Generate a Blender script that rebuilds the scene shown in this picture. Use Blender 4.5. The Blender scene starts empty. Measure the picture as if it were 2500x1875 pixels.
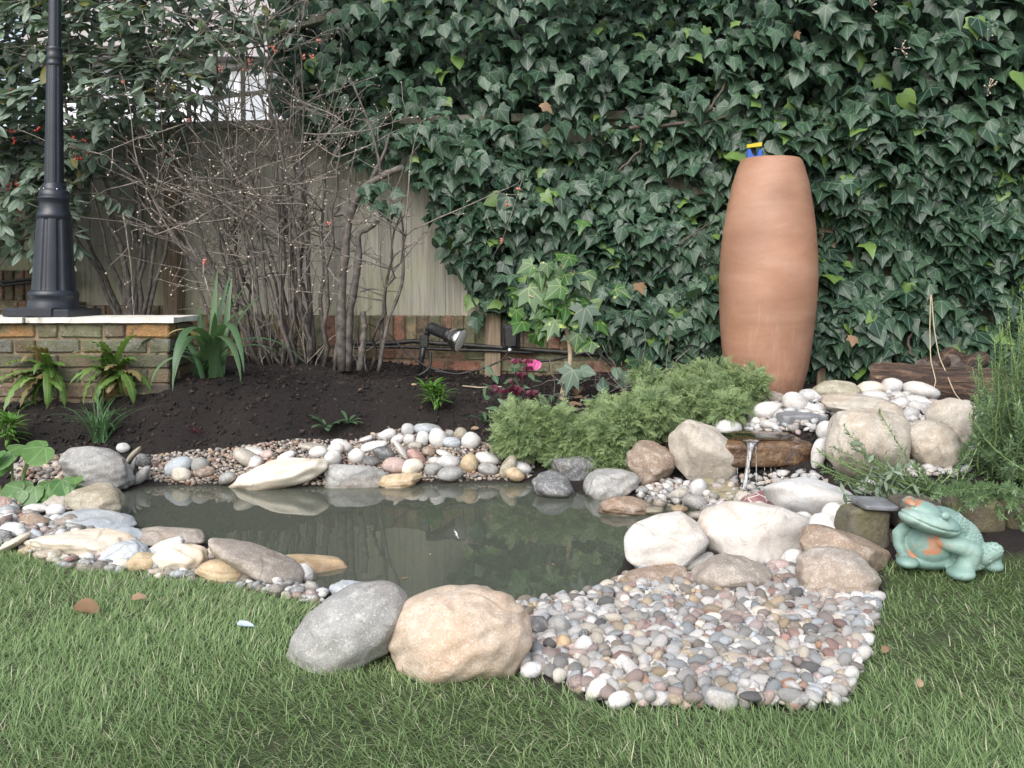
import bpy, bmesh, math, random
import numpy as np
from mathutils import Vector, Matrix

rng = np.random.default_rng(7)
random.seed(7)
R = math.radians
S = bpy.context.scene
COL = S.collection

# ------------------------------------------------------------------ camera, sky, sun, exposure
F_PX, CX, CY, PITCH, EYE = 2040.0, 1250.0, 771.5, R(2.0), 0.88
cam = bpy.data.cameras.new('camera')
cam.sensor_width = 36.0
cam.lens = 36.0 * F_PX / 2500.0
cam.shift_y = -(937.5 - CY) / 2500.0
cam.clip_start, cam.clip_end = 0.05, 500.0
cam_o = bpy.data.objects.new('camera', cam)
COL.objects.link(cam_o)
cam_o.location = (0, 0, EYE)
cam_o.rotation_euler = (R(90) - PITCH, 0, 0)
S.camera = cam_o

SUN_EL, SUN_AZ = R(44), R(205)          # azimuth clockwise from +Y: light comes from behind the camera, a little left
W = bpy.data.worlds.new('World')
S.world = W
W.use_nodes = True
wn = W.node_tree
wn.nodes.clear()
sky = wn.nodes.new('ShaderNodeTexSky')
sky.sky_type = 'NISHITA'
sky.sun_disc = False
sky.sun_elevation = SUN_EL
sky.sun_rotation = SUN_AZ
sky.dust_density = 3.0
hs = wn.nodes.new('ShaderNodeHueSaturation')
hs.inputs['Saturation'].default_value = 0.60
bg = wn.nodes.new('ShaderNodeBackground')
bg.inputs['Strength'].default_value = 0.15
wo = wn.nodes.new('ShaderNodeOutputWorld')
wn.links.new(sky.outputs[0], hs.inputs['Color'])
wn.links.new(hs.outputs[0], bg.inputs['Color'])
wn.links.new(bg.outputs[0], wo.inputs['Surface'])

sl = bpy.data.lights.new('sun', 'SUN')
sl.energy = 1.35
sl.angle = R(60)
sl.color = (1.0, 0.99, 0.975)
so = bpy.data.objects.new('sun', sl)
COL.objects.link(so)
sd = Vector((math.sin(SUN_AZ) * math.cos(SUN_EL), math.cos(SUN_AZ) * math.cos(SUN_EL), math.sin(SUN_EL)))
so.rotation_euler = sd.to_track_quat('Z', 'Y').to_euler()

S.view_settings.view_transform = 'Standard'
S.view_settings.look = 'None'
S.view_settings.exposure = 0.92
S.view_settings.gamma = 1.0
S.view_settings.use_curve_mapping = False
S.cycles.max_bounces = 6
S.cycles.diffuse_bounces = 3
S.cycles.glossy_bounces = 3
S.cycles.transmission_bounces = 4
S.cycles.transparent_max_bounces = 8

# ------------------------------------------------------------------ where things stand (photo measurements to metres)
cp, sp = math.cos(PITCH), math.sin(PITCH)

def ray(u, v):
    a, b = (np.asarray(u, float) - CX) / F_PX, (CY - np.asarray(v, float)) / F_PX
    return np.stack([a, cp + b * sp, -sp + b * cp], -1)

def at_depth(u, v, y):
    d = ray(u, v)
    t = np.asarray(y, float) / d[..., 1]
    return np.array([0, 0, EYE]) + d * t[..., None]

def at_height(u, v, z):
    d = ray(u, v)
    t = (np.asarray(z, float) - EYE) / d[..., 2]
    return np.array([0, 0, EYE]) + d * t[..., None]

def inside(poly, x, y):
    poly = np.asarray(poly, float)
    c = np.zeros(np.shape(x), bool)
    j = len(poly) - 1
    for i in range(len(poly)):
        xi, yi = poly[i]
        xj, yj = poly[j]
        if yi != yj:
            c ^= ((yi > y) != (yj > y)) & (x < (xj - xi) * (y - yi) / (yj - yi) + xi)
        j = i
    return c

def poly_dist(poly, x, y):
    poly = np.asarray(poly, float)
    d = np.full(np.shape(x), 1e9)
    for i in range(len(poly)):
        a, b = poly[i], poly[(i + 1) % len(poly)]
        ab = b - a
        t = np.clip(((x - a[0]) * ab[0] + (y - a[1]) * ab[1]) / (ab @ ab), 0, 1)
        d = np.minimum(d, np.hypot(x - a[0] - t * ab[0], y - a[1] - t * ab[1]))
    return d

WATERLINE = [(285, 1225), (300, 1195), (420, 1185), (570, 1186), (800, 1190), (1030, 1182), (1280, 1178), (1420, 1206), (1560, 1218), (1690, 1236),
             (1760, 1262), (1600, 1296), (1535, 1350), (1500, 1420), (1420, 1462), (1290, 1480), (1000, 1490), (850, 1455), (760, 1430),
             (700, 1405), (560, 1350), (480, 1322), (350, 1296), (300, 1260)]
POND = np.array([at_height(u, v, 0.0)[:2] for u, v in WATERLINE])
CTRL = [(0, 1870, .035), (1250, 1870, .035), (2500, 1870, .035), (2500, 1600, .035), (2200, 1500, .035), (2300, 1400, .035), (2480, 1390, .035),
        (0, 1420, .045), (400, 1440, .045), (680, 1500, .04), (900, 1640, .035), (1300, 1660, .03), (1700, 1730, .03), (2050, 1700, .03),
        (1600, 1500, .03), (1900, 1500, .035), (1800, 1430, .02), (0, 1300, .06), (100, 1240, .06), (200, 1330, .05), (450, 1390, .045),
        (0, 1110, .10), (130, 1080, .13), (100, 1010, .25), (0, 1015, .25), (300, 975, .31), (240, 1075, .14), (500, 1085, .11), (800, 1068, .13),
        (1000, 1045, .15), (1200, 1085, .11), (400, 950, .36), (505, 928, .40), (600, 990, .30), (700, 950, .36), (1000, 950, .31), (1000, 905, .36), (700, 890, .425), (860, 895, .41), (1130, 940, .29), (1200, 945, .28),
        (1500, 950, .30), (1860, 965, .27), (1400, 1060, .15), (1450, 1130, .05), (1650, 1090, .13), (1640, 1200, .02), (1800, 1225, .02),
        (1880, 1030, .21), (1850, 1190, .05), (1900, 1000, .29), (2000, 985, .32), (2100, 950, .36), (2200, 960, .36), (2270, 990, .32), (2380, 1060, .24), (2400, 990, .25), (2200, 1140, .17), (2400, 1130, .17), (2480, 1245, .15),
        (2200, 1225, .14), (1950, 1240, .05), (1950, 1290, .05), (2050, 1420, .035), (1850, 1330, .03)]
cp_xyz = [at_height(u, v, z) for u, v, z in CTRL] + [np.array([x, y, z]) for x, y, z in
         [(-5, 5.5, .36), (-5, 7, .36), (0, 7, .36), (5, 7, .36), (5, 5, .3), (-4, 4, .28), (4, 3.4, .17), (3.6, 2.72, .15), (3.6, 2.5, .035), (4, 2, .035),
          (-4, 2, .045), (-3, 3, .06), (-4, .5, .035), (0, .5, .035), (4, .5, .035), (-3.2, 3.6, .12), (0.6, 5.2, .33), (2.2, 5.2, .28)]]
cp_xyz = np.array(cp_xyz + [np.array([p[0], p[1], 0.005]) for p in POND])
_d = np.hypot(cp_xyz[:, None, 0] - cp_xyz[None, :, 0], cp_xyz[:, None, 1] - cp_xyz[None, :, 1])
_n = len(cp_xyz)
_A = np.zeros((_n + 3, _n + 3))
_A[:_n, :_n] = _d - np.eye(_n) * 0.02
_A[:_n, _n] = 1
_A[:_n, _n + 1:] = cp_xyz[:, :2]
_A[_n:, :_n] = _A[:_n, _n:].T
_w = np.linalg.solve(_A, np.concatenate([cp_xyz[:, 2], [0, 0, 0]]))

def terrain(x, y):
    x, y = np.asarray(x, float), np.asarray(y, float)
    sh = x.shape
    xf, yf = x.ravel(), y.ravel()
    out = np.empty(len(xf))
    for k in range(0, len(xf), 20000):
        a, b = xf[k:k + 20000], yf[k:k + 20000]
        ac, bc = np.clip(a, -5, 5), np.clip(b, .3, 7)
        d = np.hypot(ac[:, None] - cp_xyz[:, 0], bc[:, None] - cp_xyz[:, 1])
        out[k:k + 20000] = np.clip(d @ _w[:_n] + _w[_n] + ac * _w[_n + 1] + bc * _w[_n + 2], -.02, .42)
    ins = inside(POND, xf, yf)
    dp = poly_dist(POND, xf, yf)
    out = np.where(ins, np.minimum(out, 0.005 - np.minimum(dp * 0.85, 0.45)), np.maximum(out, np.minimum(.006 + dp * .15, .02)))
    return out.reshape(sh)

def on_ground(u, v, zmin=None):
    """where the line of sight through a photo point meets the terrain (or the water)"""
    u, v = np.atleast_1d(np.asarray(u, float)), np.atleast_1d(np.asarray(v, float))
    d = ray(u, v)
    zest = np.full(len(u), .1)
    ys = np.linspace(1.0, 6.5, 111)
    t = ys[None, :] / d[:, 1:2]
    px, pz = d[:, 0:1] * t, EYE + d[:, 2:3] * t
    g = terrain(px, np.broadcast_to(ys, px.shape))
    if zmin is not None:
        g = np.maximum(g, zmin)
    hit = pz <= g
    i = np.where(hit.any(1), hit.argmax(1), len(ys) - 1)
    i0 = np.maximum(i - 1, 0)
    r = np.arange(len(u))
    a, b = (pz - g)[r, i0], (pz - g)[r, i]
    w = np.clip(a / np.where(np.abs(a - b) < 1e-9, 1, a - b), 0, 1)
    y = ys[i0] + (ys[i] - ys[i0]) * w
    return at_depth(u, v, y)

def fence_y(x):
    return 5.45 - 0.12 * (x + 0.66)

# ------------------------------------------------------------------ mesh helpers
def mesh_np(name, V, faces, smooth=True, tint=None, col=None, uv=None):
    """faces: list of int arrays, each (n,3) or (n,4)"""
    me = bpy.data.meshes.new(name)
    V = np.asarray(V, np.float32)
    if not isinstance(faces, list):
        faces = [faces]
    faces = [np.asarray(f, np.int32) for f in faces if len(f)]
    nl = sum(f.size for f in faces)
    nf = sum(len(f) for f in faces)
    me.vertices.add(len(V))
    me.vertices.foreach_set('co', V.ravel())
    me.loops.add(nl)
    me.loops.foreach_set('vertex_index', np.concatenate([f.ravel() for f in faces]))
    me.polygons.add(nf)
    st, s0 = [], 0
    for f in faces:
        st.append(np.arange(len(f)) * f.shape[1] + s0)
        s0 += f.size
    me.polygons.foreach_set('loop_start', np.concatenate(st).astype(np.int32))
    me.polygons.foreach_set('use_smooth', np.full(nf, smooth))
    if tint is not None:
        me.attributes.new('tint', 'FLOAT', 'POINT').data.foreach_set('value', np.asarray(tint, np.float32))
    if col is not None:
        c = np.ones((len(V), 4), np.float32)
        c[:, :3] = col
        me.attributes.new('tone', 'FLOAT_COLOR', 'POINT').data.foreach_set('color', c.ravel())
    if uv is not None:
        me.attributes.new('leafco', 'FLOAT_VECTOR', 'POINT').data.foreach_set('vector', np.asarray(uv, np.float32).ravel())
    me.update()
    me.validate()
    return me

def obj(name, me, mat=None, parent=None, loc=None, color=None):
    o = bpy.data.objects.new(name, me)
    COL.objects.link(o)
    if mat is not None and me is not None and len(me.materials) == 0:
        me.materials.append(mat)
    if parent is not None:
        o.parent = parent
    if loc is not None:
        o.location = loc
    if color is not None:
        o.color = (*color[:3], 1)
    return o

def tag(o, label=None, cat=None, group=None, kind=None):
    if label: o['label'] = label
    if cat: o['category'] = cat
    if group: o['group'] = group
    if kind: o['kind'] = kind
    return o

def thing(name, label, cat, loc=(0, 0, 0), group=None):
    o = bpy.data.objects.new(name, None)
    COL.objects.link(o)
    o.location = loc
    o.empty_display_size = .05
    return tag(o, label, cat, group)

class MB:
    """collects pieces into one mesh"""
    def __init__(s):
        s.V, s.T, s.Q, s.n, s.tint, s.uv = [], [], [], 0, [], []
    def add(s, V, T=None, Q=None, tint=None, uv=None):
        V = np.asarray(V, float)
        s.V.append(V)
        if T is not None and len(T): s.T.append(np.asarray(T) + s.n)
        if Q is not None and len(Q): s.Q.append(np.asarray(Q) + s.n)
        s.n += len(V)
        s.tint.append(np.full(len(V), .5 if tint is None else tint) if np.ndim(tint) == 0 else np.asarray(tint))
        s.uv.append(np.zeros((len(V), 3)) if uv is None else uv)
        return s
    def mesh(s, name, smooth=True):
        f = []
        if s.T: f.append(np.concatenate(s.T))
        if s.Q: f.append(np.concatenate(s.Q))
        return mesh_np(name, np.concatenate(s.V), f, smooth, tint=np.concatenate(s.tint), uv=np.concatenate(s.uv))
    def build(s, name, mat, parent=None, smooth=True, color=None, loc=None):
        return obj(name, s.mesh(name, smooth), mat, parent, color=color, loc=loc)

def unit(v):
    v = np.asarray(v, float)
    return v / np.maximum(np.linalg.norm(v, axis=-1, keepdims=True), 1e-9)

def tube(P, rad, n=6, cap=True):
    P = np.asarray(P, float)
    m = len(P)
    rad = np.broadcast_to(np.asarray(rad, float), (m,))
    T = np.gradient(P, axis=0) if m > 2 else np.repeat((P[-1:] - P[:1]), m, 0)
    T = unit(T)
    ref = np.array([0, 0, 1.0]) if abs(T[0, 2]) < .9 else np.array([1.0, 0, 0])
    A = unit(np.cross(T, ref))
    B = np.cross(T, A)
    a = np.linspace(0, 2 * np.pi, n, endpoint=False)
    V = (P[:, None] + rad[:, None, None] * (np.cos(a)[None, :, None] * A[:, None] + np.sin(a)[None, :, None] * B[:, None])).reshape(-1, 3)
    i = np.arange(m - 1)[:, None] * n
    j = np.arange(n)[None]
    k = (j + 1) % n
    Q = np.stack([i + j, i + k, i + n + k, i + n + j], -1).reshape(-1, 4)
    Tt = []
    if cap:
        V = np.concatenate([V, P[:1], P[-1:]])
        c0, c1 = m * n, m * n + 1
        jj = np.arange(n)
        Tt = np.concatenate([np.stack([np.full(n, c0), (jj + 1) % n, jj], -1), np.stack([np.full(n, c1), (m - 1) * n + jj, (m - 1) * n + (jj + 1) % n], -1)])
    return V, Tt, Q

def lathe(prof, n=48, flute=None):
    """prof: list of (radius, z); flute: function(angle array, ring index) -> radius factor"""
    prof = np.asarray(prof, float)
    m = len(prof)
    a = np.linspace(0, 2 * np.pi, n, endpoint=False)
    V = []
    for i, (r, z) in enumerate(prof):
        rr = r * (flute(a, i) if flute else np.ones(n))
        V.append(np.stack([rr * np.cos(a), rr * np.sin(a), np.full(n, z)], -1))
    V = np.concatenate(V)
    i = np.arange(m - 1)[:, None] * n
    j = np.arange(n)[None]
    k = (j + 1) % n
    Q = np.stack([i + j, i + k, i + n + k, i + n + j], -1).reshape(-1, 4)
    return V, Q

def cbox(sx, sy, sz, ch=.004, jitter=0.0, seed=0):
    """box with chamfered edges, centred at origin; optionally uneven corners"""
    V, idx = [], {}
    h = np.array([sx, sy, sz]) / 2
    for x in (-1, 1):
        for y in (-1, 1):
            for z in (-1, 1):
                s = np.array([x, y, z])
                for ax in range(3):
                    p = s * (h - ch)
                    p[ax] = s[ax] * h[ax]
                    idx[(x, y, z, ax)] = len(V)
                    V.append(p)
    V = np.array(V)
    if jitter:
        r = np.random.default_rng(seed)
        c = r.normal(0, jitter, (8, 3))
        V += np.repeat(c, 3, 0)
    Fq, Ft = [], []
    for ax in range(3):
        o1, o2 = [(1, 2), (2, 0), (0, 1)][ax]
        for s in (-1, 1):
            f = []
            for a, b in ((-1, -1), (1, -1), (1, 1), (-1, 1)):
                k = [0, 0, 0]; k[ax] = s; k[o1] = a; k[o2] = b
                f.append(idx[(*k, ax)])
            Fq.append(f if s > 0 else f[::-1])
    for ax in range(3):
        o1, o2 = [(1, 2), (2, 0), (0, 1)][ax]
        for a in (-1, 1):
            for b in (-1, 1):
                def kk(t, which):
                    k = [0, 0, 0]; k[ax] = t; k[o1] = a; k[o2] = b
                    return idx[(*k, which)]
                f = [kk(-1, o1), kk(1, o1), kk(1, o2), kk(-1, o2)]
                Fq.append(f if a * b < 0 else f[::-1])
    for x in (-1, 1):
        for y in (-1, 1):
            for z in (-1, 1):
                f = [idx[(x, y, z, 0)], idx[(x, y, z, 1)], idx[(x, y, z, 2)]]
                Ft.append(f if x * y * z > 0 else f[::-1])
    return V, np.array(Ft), np.array(Fq)

_ico = {}
def ico(sub):
    if sub not in _ico:
        bm = bmesh.new()
        bmesh.ops.create_icosphere(bm, subdivisions=sub, radius=1)
        bm.verts.ensure_lookup_table()
        _ico[sub] = (np.array([v.co[:] for v in bm.verts]), np.array([[v.index for v in f.verts] for f in bm.faces]))
        bm.free()
    return _ico[sub]

def rock_shape(seed, sub=4, rough=.10, cuts=5, fine=.012):
    r = np.random.default_rng(seed)
    V, T = ico(sub)
    V = V.copy()
    for _ in range(5):
        k = r.normal(0, 1.5, 3)
        V *= 1 + rough * .55 * np.cos(V @ k + r.uniform(0, 6.28))[:, None]
    for _ in range(cuts):
        n = unit(r.normal(0, 1, 3))
        d = r.uniform(.62, .88)
        e = V @ n - d
        V -= n * (np.maximum(e, 0) * r.uniform(.55, .85))[:, None]
    for _ in range(8):
        k = r.normal(0, 6.5, 3)
        V *= 1 + fine * np.cos(V @ k + r.uniform(0, 6.28))[:, None]
    V -= (V.max(0) + V.min(0)) / 2
    V /= (V.max(0) - V.min(0)) / 2
    return V, T

def fuse(Vt, P, X, Y, Z, s):
    """copies of template Vt (nv,3): axes X,Y,Z (N,3), scale s (N,) or (N,3) -> (N*nv,3)"""
    s = np.asarray(s, float)
    if s.ndim == 1: s = np.repeat(s[:, None], 3, 1)
    Mx = np.stack([X * s[:, 0:1], Y * s[:, 1:2], Z * s[:, 2:3]], 1)
    return (np.einsum('vk,nkj->nvj', Vt, Mx) + P[:, None]).reshape(-1, 3)

def rep(T, N, nv):
    return (np.asarray(T)[None] + np.arange(N)[:, None, None] * nv).reshape(-1, np.asarray(T).shape[1])

def frame_from(n, t):
    n = unit(n)
    t = unit(t - (t * n).sum(-1, keepdims=True) * n)
    return np.cross(t, n), t, n

def set_axes(o, P, X, Y, Z, s):
    s = np.broadcast_to(np.asarray(s, float), (3,))
    m = Matrix(((X[0] * s[0], Y[0] * s[1], Z[0] * s[2], P[0]), (X[1] * s[0], Y[1] * s[1], Z[1] * s[2], P[1]),
                (X[2] * s[0], Y[2] * s[1], Z[2] * s[2], P[2]), (0, 0, 0, 1)))
    o.matrix_local = m

def wave3(seed, scale, n=10):
    r = np.random.default_rng(seed)
    K, ph = r.normal(0, scale, (n, 3)), r.uniform(0, 6.28, n)
    def f(P):
        return np.cos(np.asarray(P) @ K.T + ph).mean(-1) * 1.8
    return f

# ------------------------------------------------------------------ materials
class NT:
    def __init__(s, name):
        s.m = bpy.data.materials.new(name)
        s.m.use_nodes = True
        s.t = s.m.node_tree
        s.t.nodes.clear()
        s.out = s.t.nodes.new('ShaderNodeOutputMaterial')
    def n(s, typ, props=None, **inp):
        nd = s.t.nodes.new('ShaderNode' + typ)
        for k, v in (props or {}).items(): setattr(nd, k, v)
        for k, v in inp.items():
            key = int(k[1:]) if k[0] == '_' and k[1:].isdigit() else k.replace('_', ' ')
            s.set(nd.inputs[key], v)
        return nd
    def set(s, sock, v):
        if isinstance(v, bpy.types.NodeSocket): s.t.links.new(v, sock)
        elif isinstance(v, bpy.types.Node): s.t.links.new(v.outputs[0], sock)
        elif isinstance(v, (tuple, list)) and sock.type == 'RGBA' and len(v) == 3: sock.default_value = (*v, 1)
        else: sock.default_value = v
    def noise(s, vec, scale, detail=3.0, rough=.55, dist=0.0):
        nd = s.n('TexNoise', Scale=scale, Detail=detail, Roughness=rough, Distortion=dist)
        if vec is not None: s.set(nd.inputs['Vector'], vec)
        return nd.outputs['Fac']
    def ramp(s, fac, stops, interp='LINEAR'):
        nd = s.n('ValToRGB')
        nd.color_ramp.interpolation = interp
        cr = nd.color_ramp
        while len(cr.elements) < len(stops): cr.elements.new(.5)
        for e, (p, c) in zip(cr.elements, stops):
            e.position = p
            e.color = (*c, 1) if isinstance(c, (tuple, list)) else (c, c, c, 1)
        s.set(nd.inputs['Fac'], fac)
        return nd.outputs['Color']
    def mix(s, fac, a, b, mode='MIX'):
        nd = s.n('MixRGB', {'blend_type': mode}, Fac=fac, Color1=a, Color2=b)
        return nd.outputs[0]
    def math(s, op, a, b=0.0, clamp=False):
        nd = s.n('Math', {'operation': op, 'use_clamp': clamp})
        s.set(nd.inputs[0], a)
        s.set(nd.inputs[1], b)
        return nd.outputs[0]
    def bump(s, h, strength=.3, dist=.01):
        return s.n('Bump', Strength=strength, Distance=dist, Height=h).outputs[0]
    def pbr(s, color, rough=.6, normal=None, **kw):
        p = s.n('BsdfPrincipled', Base_Color=color, Roughness=rough)
        for k, v in kw.items(): s.set(p.inputs[k.replace('_', ' ')], v)
        if normal is not None: s.set(p.inputs['Normal'], normal)
        s.t.links.new(p.outputs[0], s.out.inputs['Surface'])
        return s.m
    def objco(s):
        tc = s.n('TexCoord').outputs['Object']
        oi = s.n('ObjectInfo')
        v = s.n('VectorMath', {'operation': 'ADD'})
        s.set(v.inputs[0], tc)
        off = s.n('CombineXYZ', X=s.math('MULTIPLY', oi.outputs['Random'], 37.0), Y=s.math('MULTIPLY', oi.outputs['Random'], 91.0), Z=s.math('MULTIPLY', oi.outputs['Random'], 53.0))
        s.set(v.inputs[1], off)
        return v.outputs[0], oi
    def attr(s, name, out='Fac'):
        return s.n('Attribute', {'attribute_name': name}).outputs[out]
    def pos(s):
        return s.n('NewGeometry').outputs['Position']

MAT = {}

def m_stone(name, use_attr=False, scale=1.0):
    k = NT(name)
    co, oi = k.objco()
    base = k.attr('tone', 'Color') if use_attr else oi.outputs['Color']
    if use_attr: co = k.pos()
    n0 = k.noise(co, 2.6 * scale, 3, .5, 1.5)
    n1 = k.noise(co, 7 * scale, 6, .65, 1.2)
    n2 = k.noise(co, 42 * scale, 7, .72)
    n3 = k.noise(co, 220, 2, .6)
    c = k.mix(1.0, base, k.ramp(n1, [(.24, (.60, .56, .52)), (.45, (.90, .89, .88)), (.58, (1.02, 1.01, 1.0)), (.76, (1.22, 1.2, 1.17))]), 'MULTIPLY')
    c = k.mix(k.ramp(n0, [(.50, 0.0), (.66, .45)]), c, k.mix(1.0, base, (1.0, .82, .66), 'MULTIPLY'))
    c = k.mix(k.ramp(n2, [(.50, 0.0), (.66, .6)]), c, k.mix(.5, c, (.72, .69, .63)))
    c = k.mix(k.ramp(n2, [(.26, .6), (.42, 0.0)]), c, k.mix(1.0, c, (.40, .36, .31), 'MULTIPLY'))
    c = k.mix(k.ramp(n3, [(.58, 0.0), (.72, .45)]), c, (.78, .76, .72))
    c = k.mix(k.ramp(n3, [(.26, .4), (.38, 0.0)]), c, (.10, .09, .08))
    vd = k.n('VectorMath', {'operation': 'ADD'}, _0=co, _1=k.n('VectorMath', {'operation': 'SCALE'}, _0=k.n('TexNoise', Vector=co, Scale=6.0).outputs['Color'], Scale=.13)).outputs[0]
    vo = k.n('TexVoronoi', {'feature': 'DISTANCE_TO_EDGE'}, Vector=vd, Scale=3.2).outputs['Distance']
    crack = k.math('MULTIPLY', k.ramp(vo, [(.004, 1.0), (.018, 0.0)]), k.ramp(n1, [(.48, 0.0), (.58, .5)]))
    if not use_attr: c = k.mix(crack, c, k.mix(1.0, c, (.35, .32, .29), 'MULTIPLY'))
    # damp tide mark just above the water
    z = k.n('SeparateXYZ', Vector=k.pos()).outputs['Z']
    damp = k.ramp(k.math('ADD', k.math('MULTIPLY', z, 8.0), k.math('MULTIPLY', n1, .35)), [(.22, 1.0), (.42, 0.0)])
    c = k.mix(k.math('MULTIPLY', damp, .70), c, (.30, .26, .20), 'MULTIPLY')
    rough = k.mix(damp, (.62, .62, .62), (.28, .28, .28))
    h = k.math('ADD', k.math('MULTIPLY', n2, .8), k.math('MULTIPLY', n3, .25))
    return k.pbr(c, rough, k.bump(h, .6, .008))

MAT['stone'] = m_stone('river_stone')
k = NT('edging_stone'); co, oi = k.objco()
n1, n2 = k.noise(co, 6, 5, .6, .8), k.noise(co, 55, 5, .65)
c = k.mix(k.ramp(n1, [(.42, 0.0), (.62, .7)]), k.mix(1.0, oi.outputs['Color'], k.ramp(n2, [(.25, (.55, .55, .55)), (.75, (1.4, 1.36, 1.3))]), 'MULTIPLY'), (.13, .12, .045))
MAT['edging'] = k.pbr(c, .9, k.bump(k.math('ADD', n1, n2), .8, .01))
MAT['pebble'] = m_stone('pebble_stone', True, 3.0)
k = NT('wet_rock'); co, oi = k.objco()
n1, n2 = k.noise(co, 9, 5, .6, 1.0), k.noise(co, 40, 5, .65)
c = k.ramp(n1, [(.3, (.022, .014, .010)), (.45, (.085, .045, .022)), (.58, (.17, .10, .048)), (.75, (.17, .145, .115))])
MAT['wet_rock'] = k.pbr(c, .16, k.bump(k.math('ADD', n2, n1), .9, .015), Coat_Weight=.5, Coat_Roughness=.05)
k = NT('wet_pale_rock'); co, oi = k.objco()
n1, n2 = k.noise(co, 10, 5, .6, 1.0), k.noise(co, 40, 5, .65)
c = k.ramp(n1, [(.3, (.10, .09, .06)), (.5, (.28, .25, .16)), (.7, (.35, .33, .27))])
MAT['wet_pale_rock'] = k.pbr(c, .15, k.bump(n2, .8, .012))
k = NT('veined_rock'); co, oi = k.objco()
vo = k.n('TexVoronoi', {'feature': 'DISTANCE_TO_EDGE'}, Vector=co, Scale=24.0).outputs['Distance']
c = k.mix(k.ramp(vo, [(.02, 1.0), (.06, 0.0)]), k.ramp(k.noise(co, 20), [(.3, (.15, .06, .06)), (.7, (.3, .16, .15))]), (.55, .5, .46))
MAT['veined_rock'] = k.pbr(c, .5)
k = NT('slate'); co, oi = k.objco()
n1 = k.noise(co, 14, 6, .65)
MAT['slate'] = k.pbr(k.ramp(n1, [(.3, (.09, .095, .10)), (.7, (.24, .245, .26))]), .45, k.bump(k.noise(co, 50, 5), .5, .006))

def m_leaf(name, ca, cb, rough=.38, vein=None, axes=(0, 42, -42, 100, -100), vein_w=.022, patch=None, sub=.0, young=None):
    k = NT(name)
    t = k.attr('tint')
    lc = k.attr('leafco', 'Vector')
    c = k.mix(t, ca, cb)
    if young: c = k.mix(k.ramp(t, [(.90, 0.0), (.97, 1.0)]), c, young)
    sx = k.n('SeparateXYZ', Vector=lc)
    n = k.noise(lc, 3.0, 3)
    c = k.mix(1.0, c, k.ramp(n, [(.3, (.8, .8, .8)), (.7, (1.15, 1.15, 1.15))]), 'MULTIPLY')
    if patch:
        pn = k.noise(k.n('VectorMath', {'operation': 'ADD'}, _0=lc, _1=k.n('CombineXYZ', X=k.math('MULTIPLY', t, 40.0))), 2.2, 2)
        c = k.mix(k.ramp(pn, [(.63, 0.0), (.68, 1.0)]), c, patch)
    if vein:
        m = None
        for a in axes:
            ca_, sa_ = math.cos(R(a)), math.sin(R(a))
            perp = k.math('ABSOLUTE', k.math('SUBTRACT', k.math('MULTIPLY', sx.outputs[0], ca_), k.math('MULTIPLY', sx.outputs[1], sa_)))
            al = k.math('ADD', k.math('MULTIPLY', sx.outputs[0], sa_), k.math('MULTIPLY', sx.outputs[1], ca_))
            d = k.math('ADD', perp, k.math('MULTIPLY', k.math('LESS_THAN', al, 0.0), 9.0))
            m = d if m is None else k.math('MINIMUM', m, d)
        vm = k.ramp(m, [(vein_w * .3, .75), (vein_w * 1.4, 0.0)])
        c = k.mix(vm, c, vein)
    k.pbr(c, rough, Specular_IOR_Level=.45)
    p = k.out.inputs['Surface'].links[0].from_socket
    tr = k.n('BsdfTranslucent', Color=k.mix(1.0, c, (1.15, 1.25, .75), 'MULTIPLY'))
    k.t.links.new(k.n('MixShader', _0=.28, _1=p, _2=tr).outputs[0], k.out.inputs['Surface'])
    return k.m

MAT['ivy'] = m_leaf('ivy_leaf', (.016, .045, .028), (.088, .155, .095), .38, (.16, .24, .15), young=(.15, .25, .06))
MAT['coto'] = m_leaf('evergreen_leaf', (.11, .17, .13), (.31, .38, .31), .38, (.12, .17, .11), axes=(0,), vein_w=.03, young=(.22, .20, .05))
MAT['varieg'] = m_leaf('variegated_leaf', (.030, .085, .020), (.06, .15, .035), .36, (.22, .30, .10), patch=(.32, .40, .09))
MAT['iris'] = m_leaf('iris_leaf', (.055, .12, .055), (.13, .21, .10), .42, young=(.40, .36, .16))
MAT['fern'] = m_leaf('fern_frond', (.07, .15, .03), (.17, .28, .07), .40, (.25, .36, .13), axes=(0,), vein_w=.06, young=(.20, .15, .07))
MAT['lush'] = m_leaf('lush_leaf', (.07, .18, .03), (.15, .30, .06), .40, (.2, .34, .1), axes=(0,), vein_w=.05)
MAT['marigold'] = m_leaf('round_leaf', (.08, .19, .06), (.16, .28, .09), .35, (.25, .38, .16))
MAT['hellebore'] = m_leaf('hellebore_leaf', (.035, .085, .045), (.10, .17, .09), .4, (.2, .26, .16), axes=(0,), vein_w=.05)
MAT['tuft'] = m_leaf('tuft_blade', (.05, .12, .05), (.12, .22, .10), .4)
MAT['juniper'] = m_leaf('juniper_spray', (.075, .14, .055), (.36, .45, .21), .5)
MAT['rosemary'] = m_leaf('rosemary_needle', (.07, .135, .06), (.20, .29, .15), .5)
MAT['sage'] = m_leaf('sage_leaf', (.13, .19, .12), (.26, .32, .24), .6)
MAT['grass'] = m_leaf('grass_blade', (.125, .205, .075), (.275, .385, .165), .5, young=(.50, .48, .33))
MAT['burgundy'] = m_leaf('burgundy_petal', (.06, .008, .02), (.16, .02, .05), .45)
MAT['dead'] = m_leaf('dead_leaf', (.22, .13, .07), (.42, .30, .20), .7)

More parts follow.
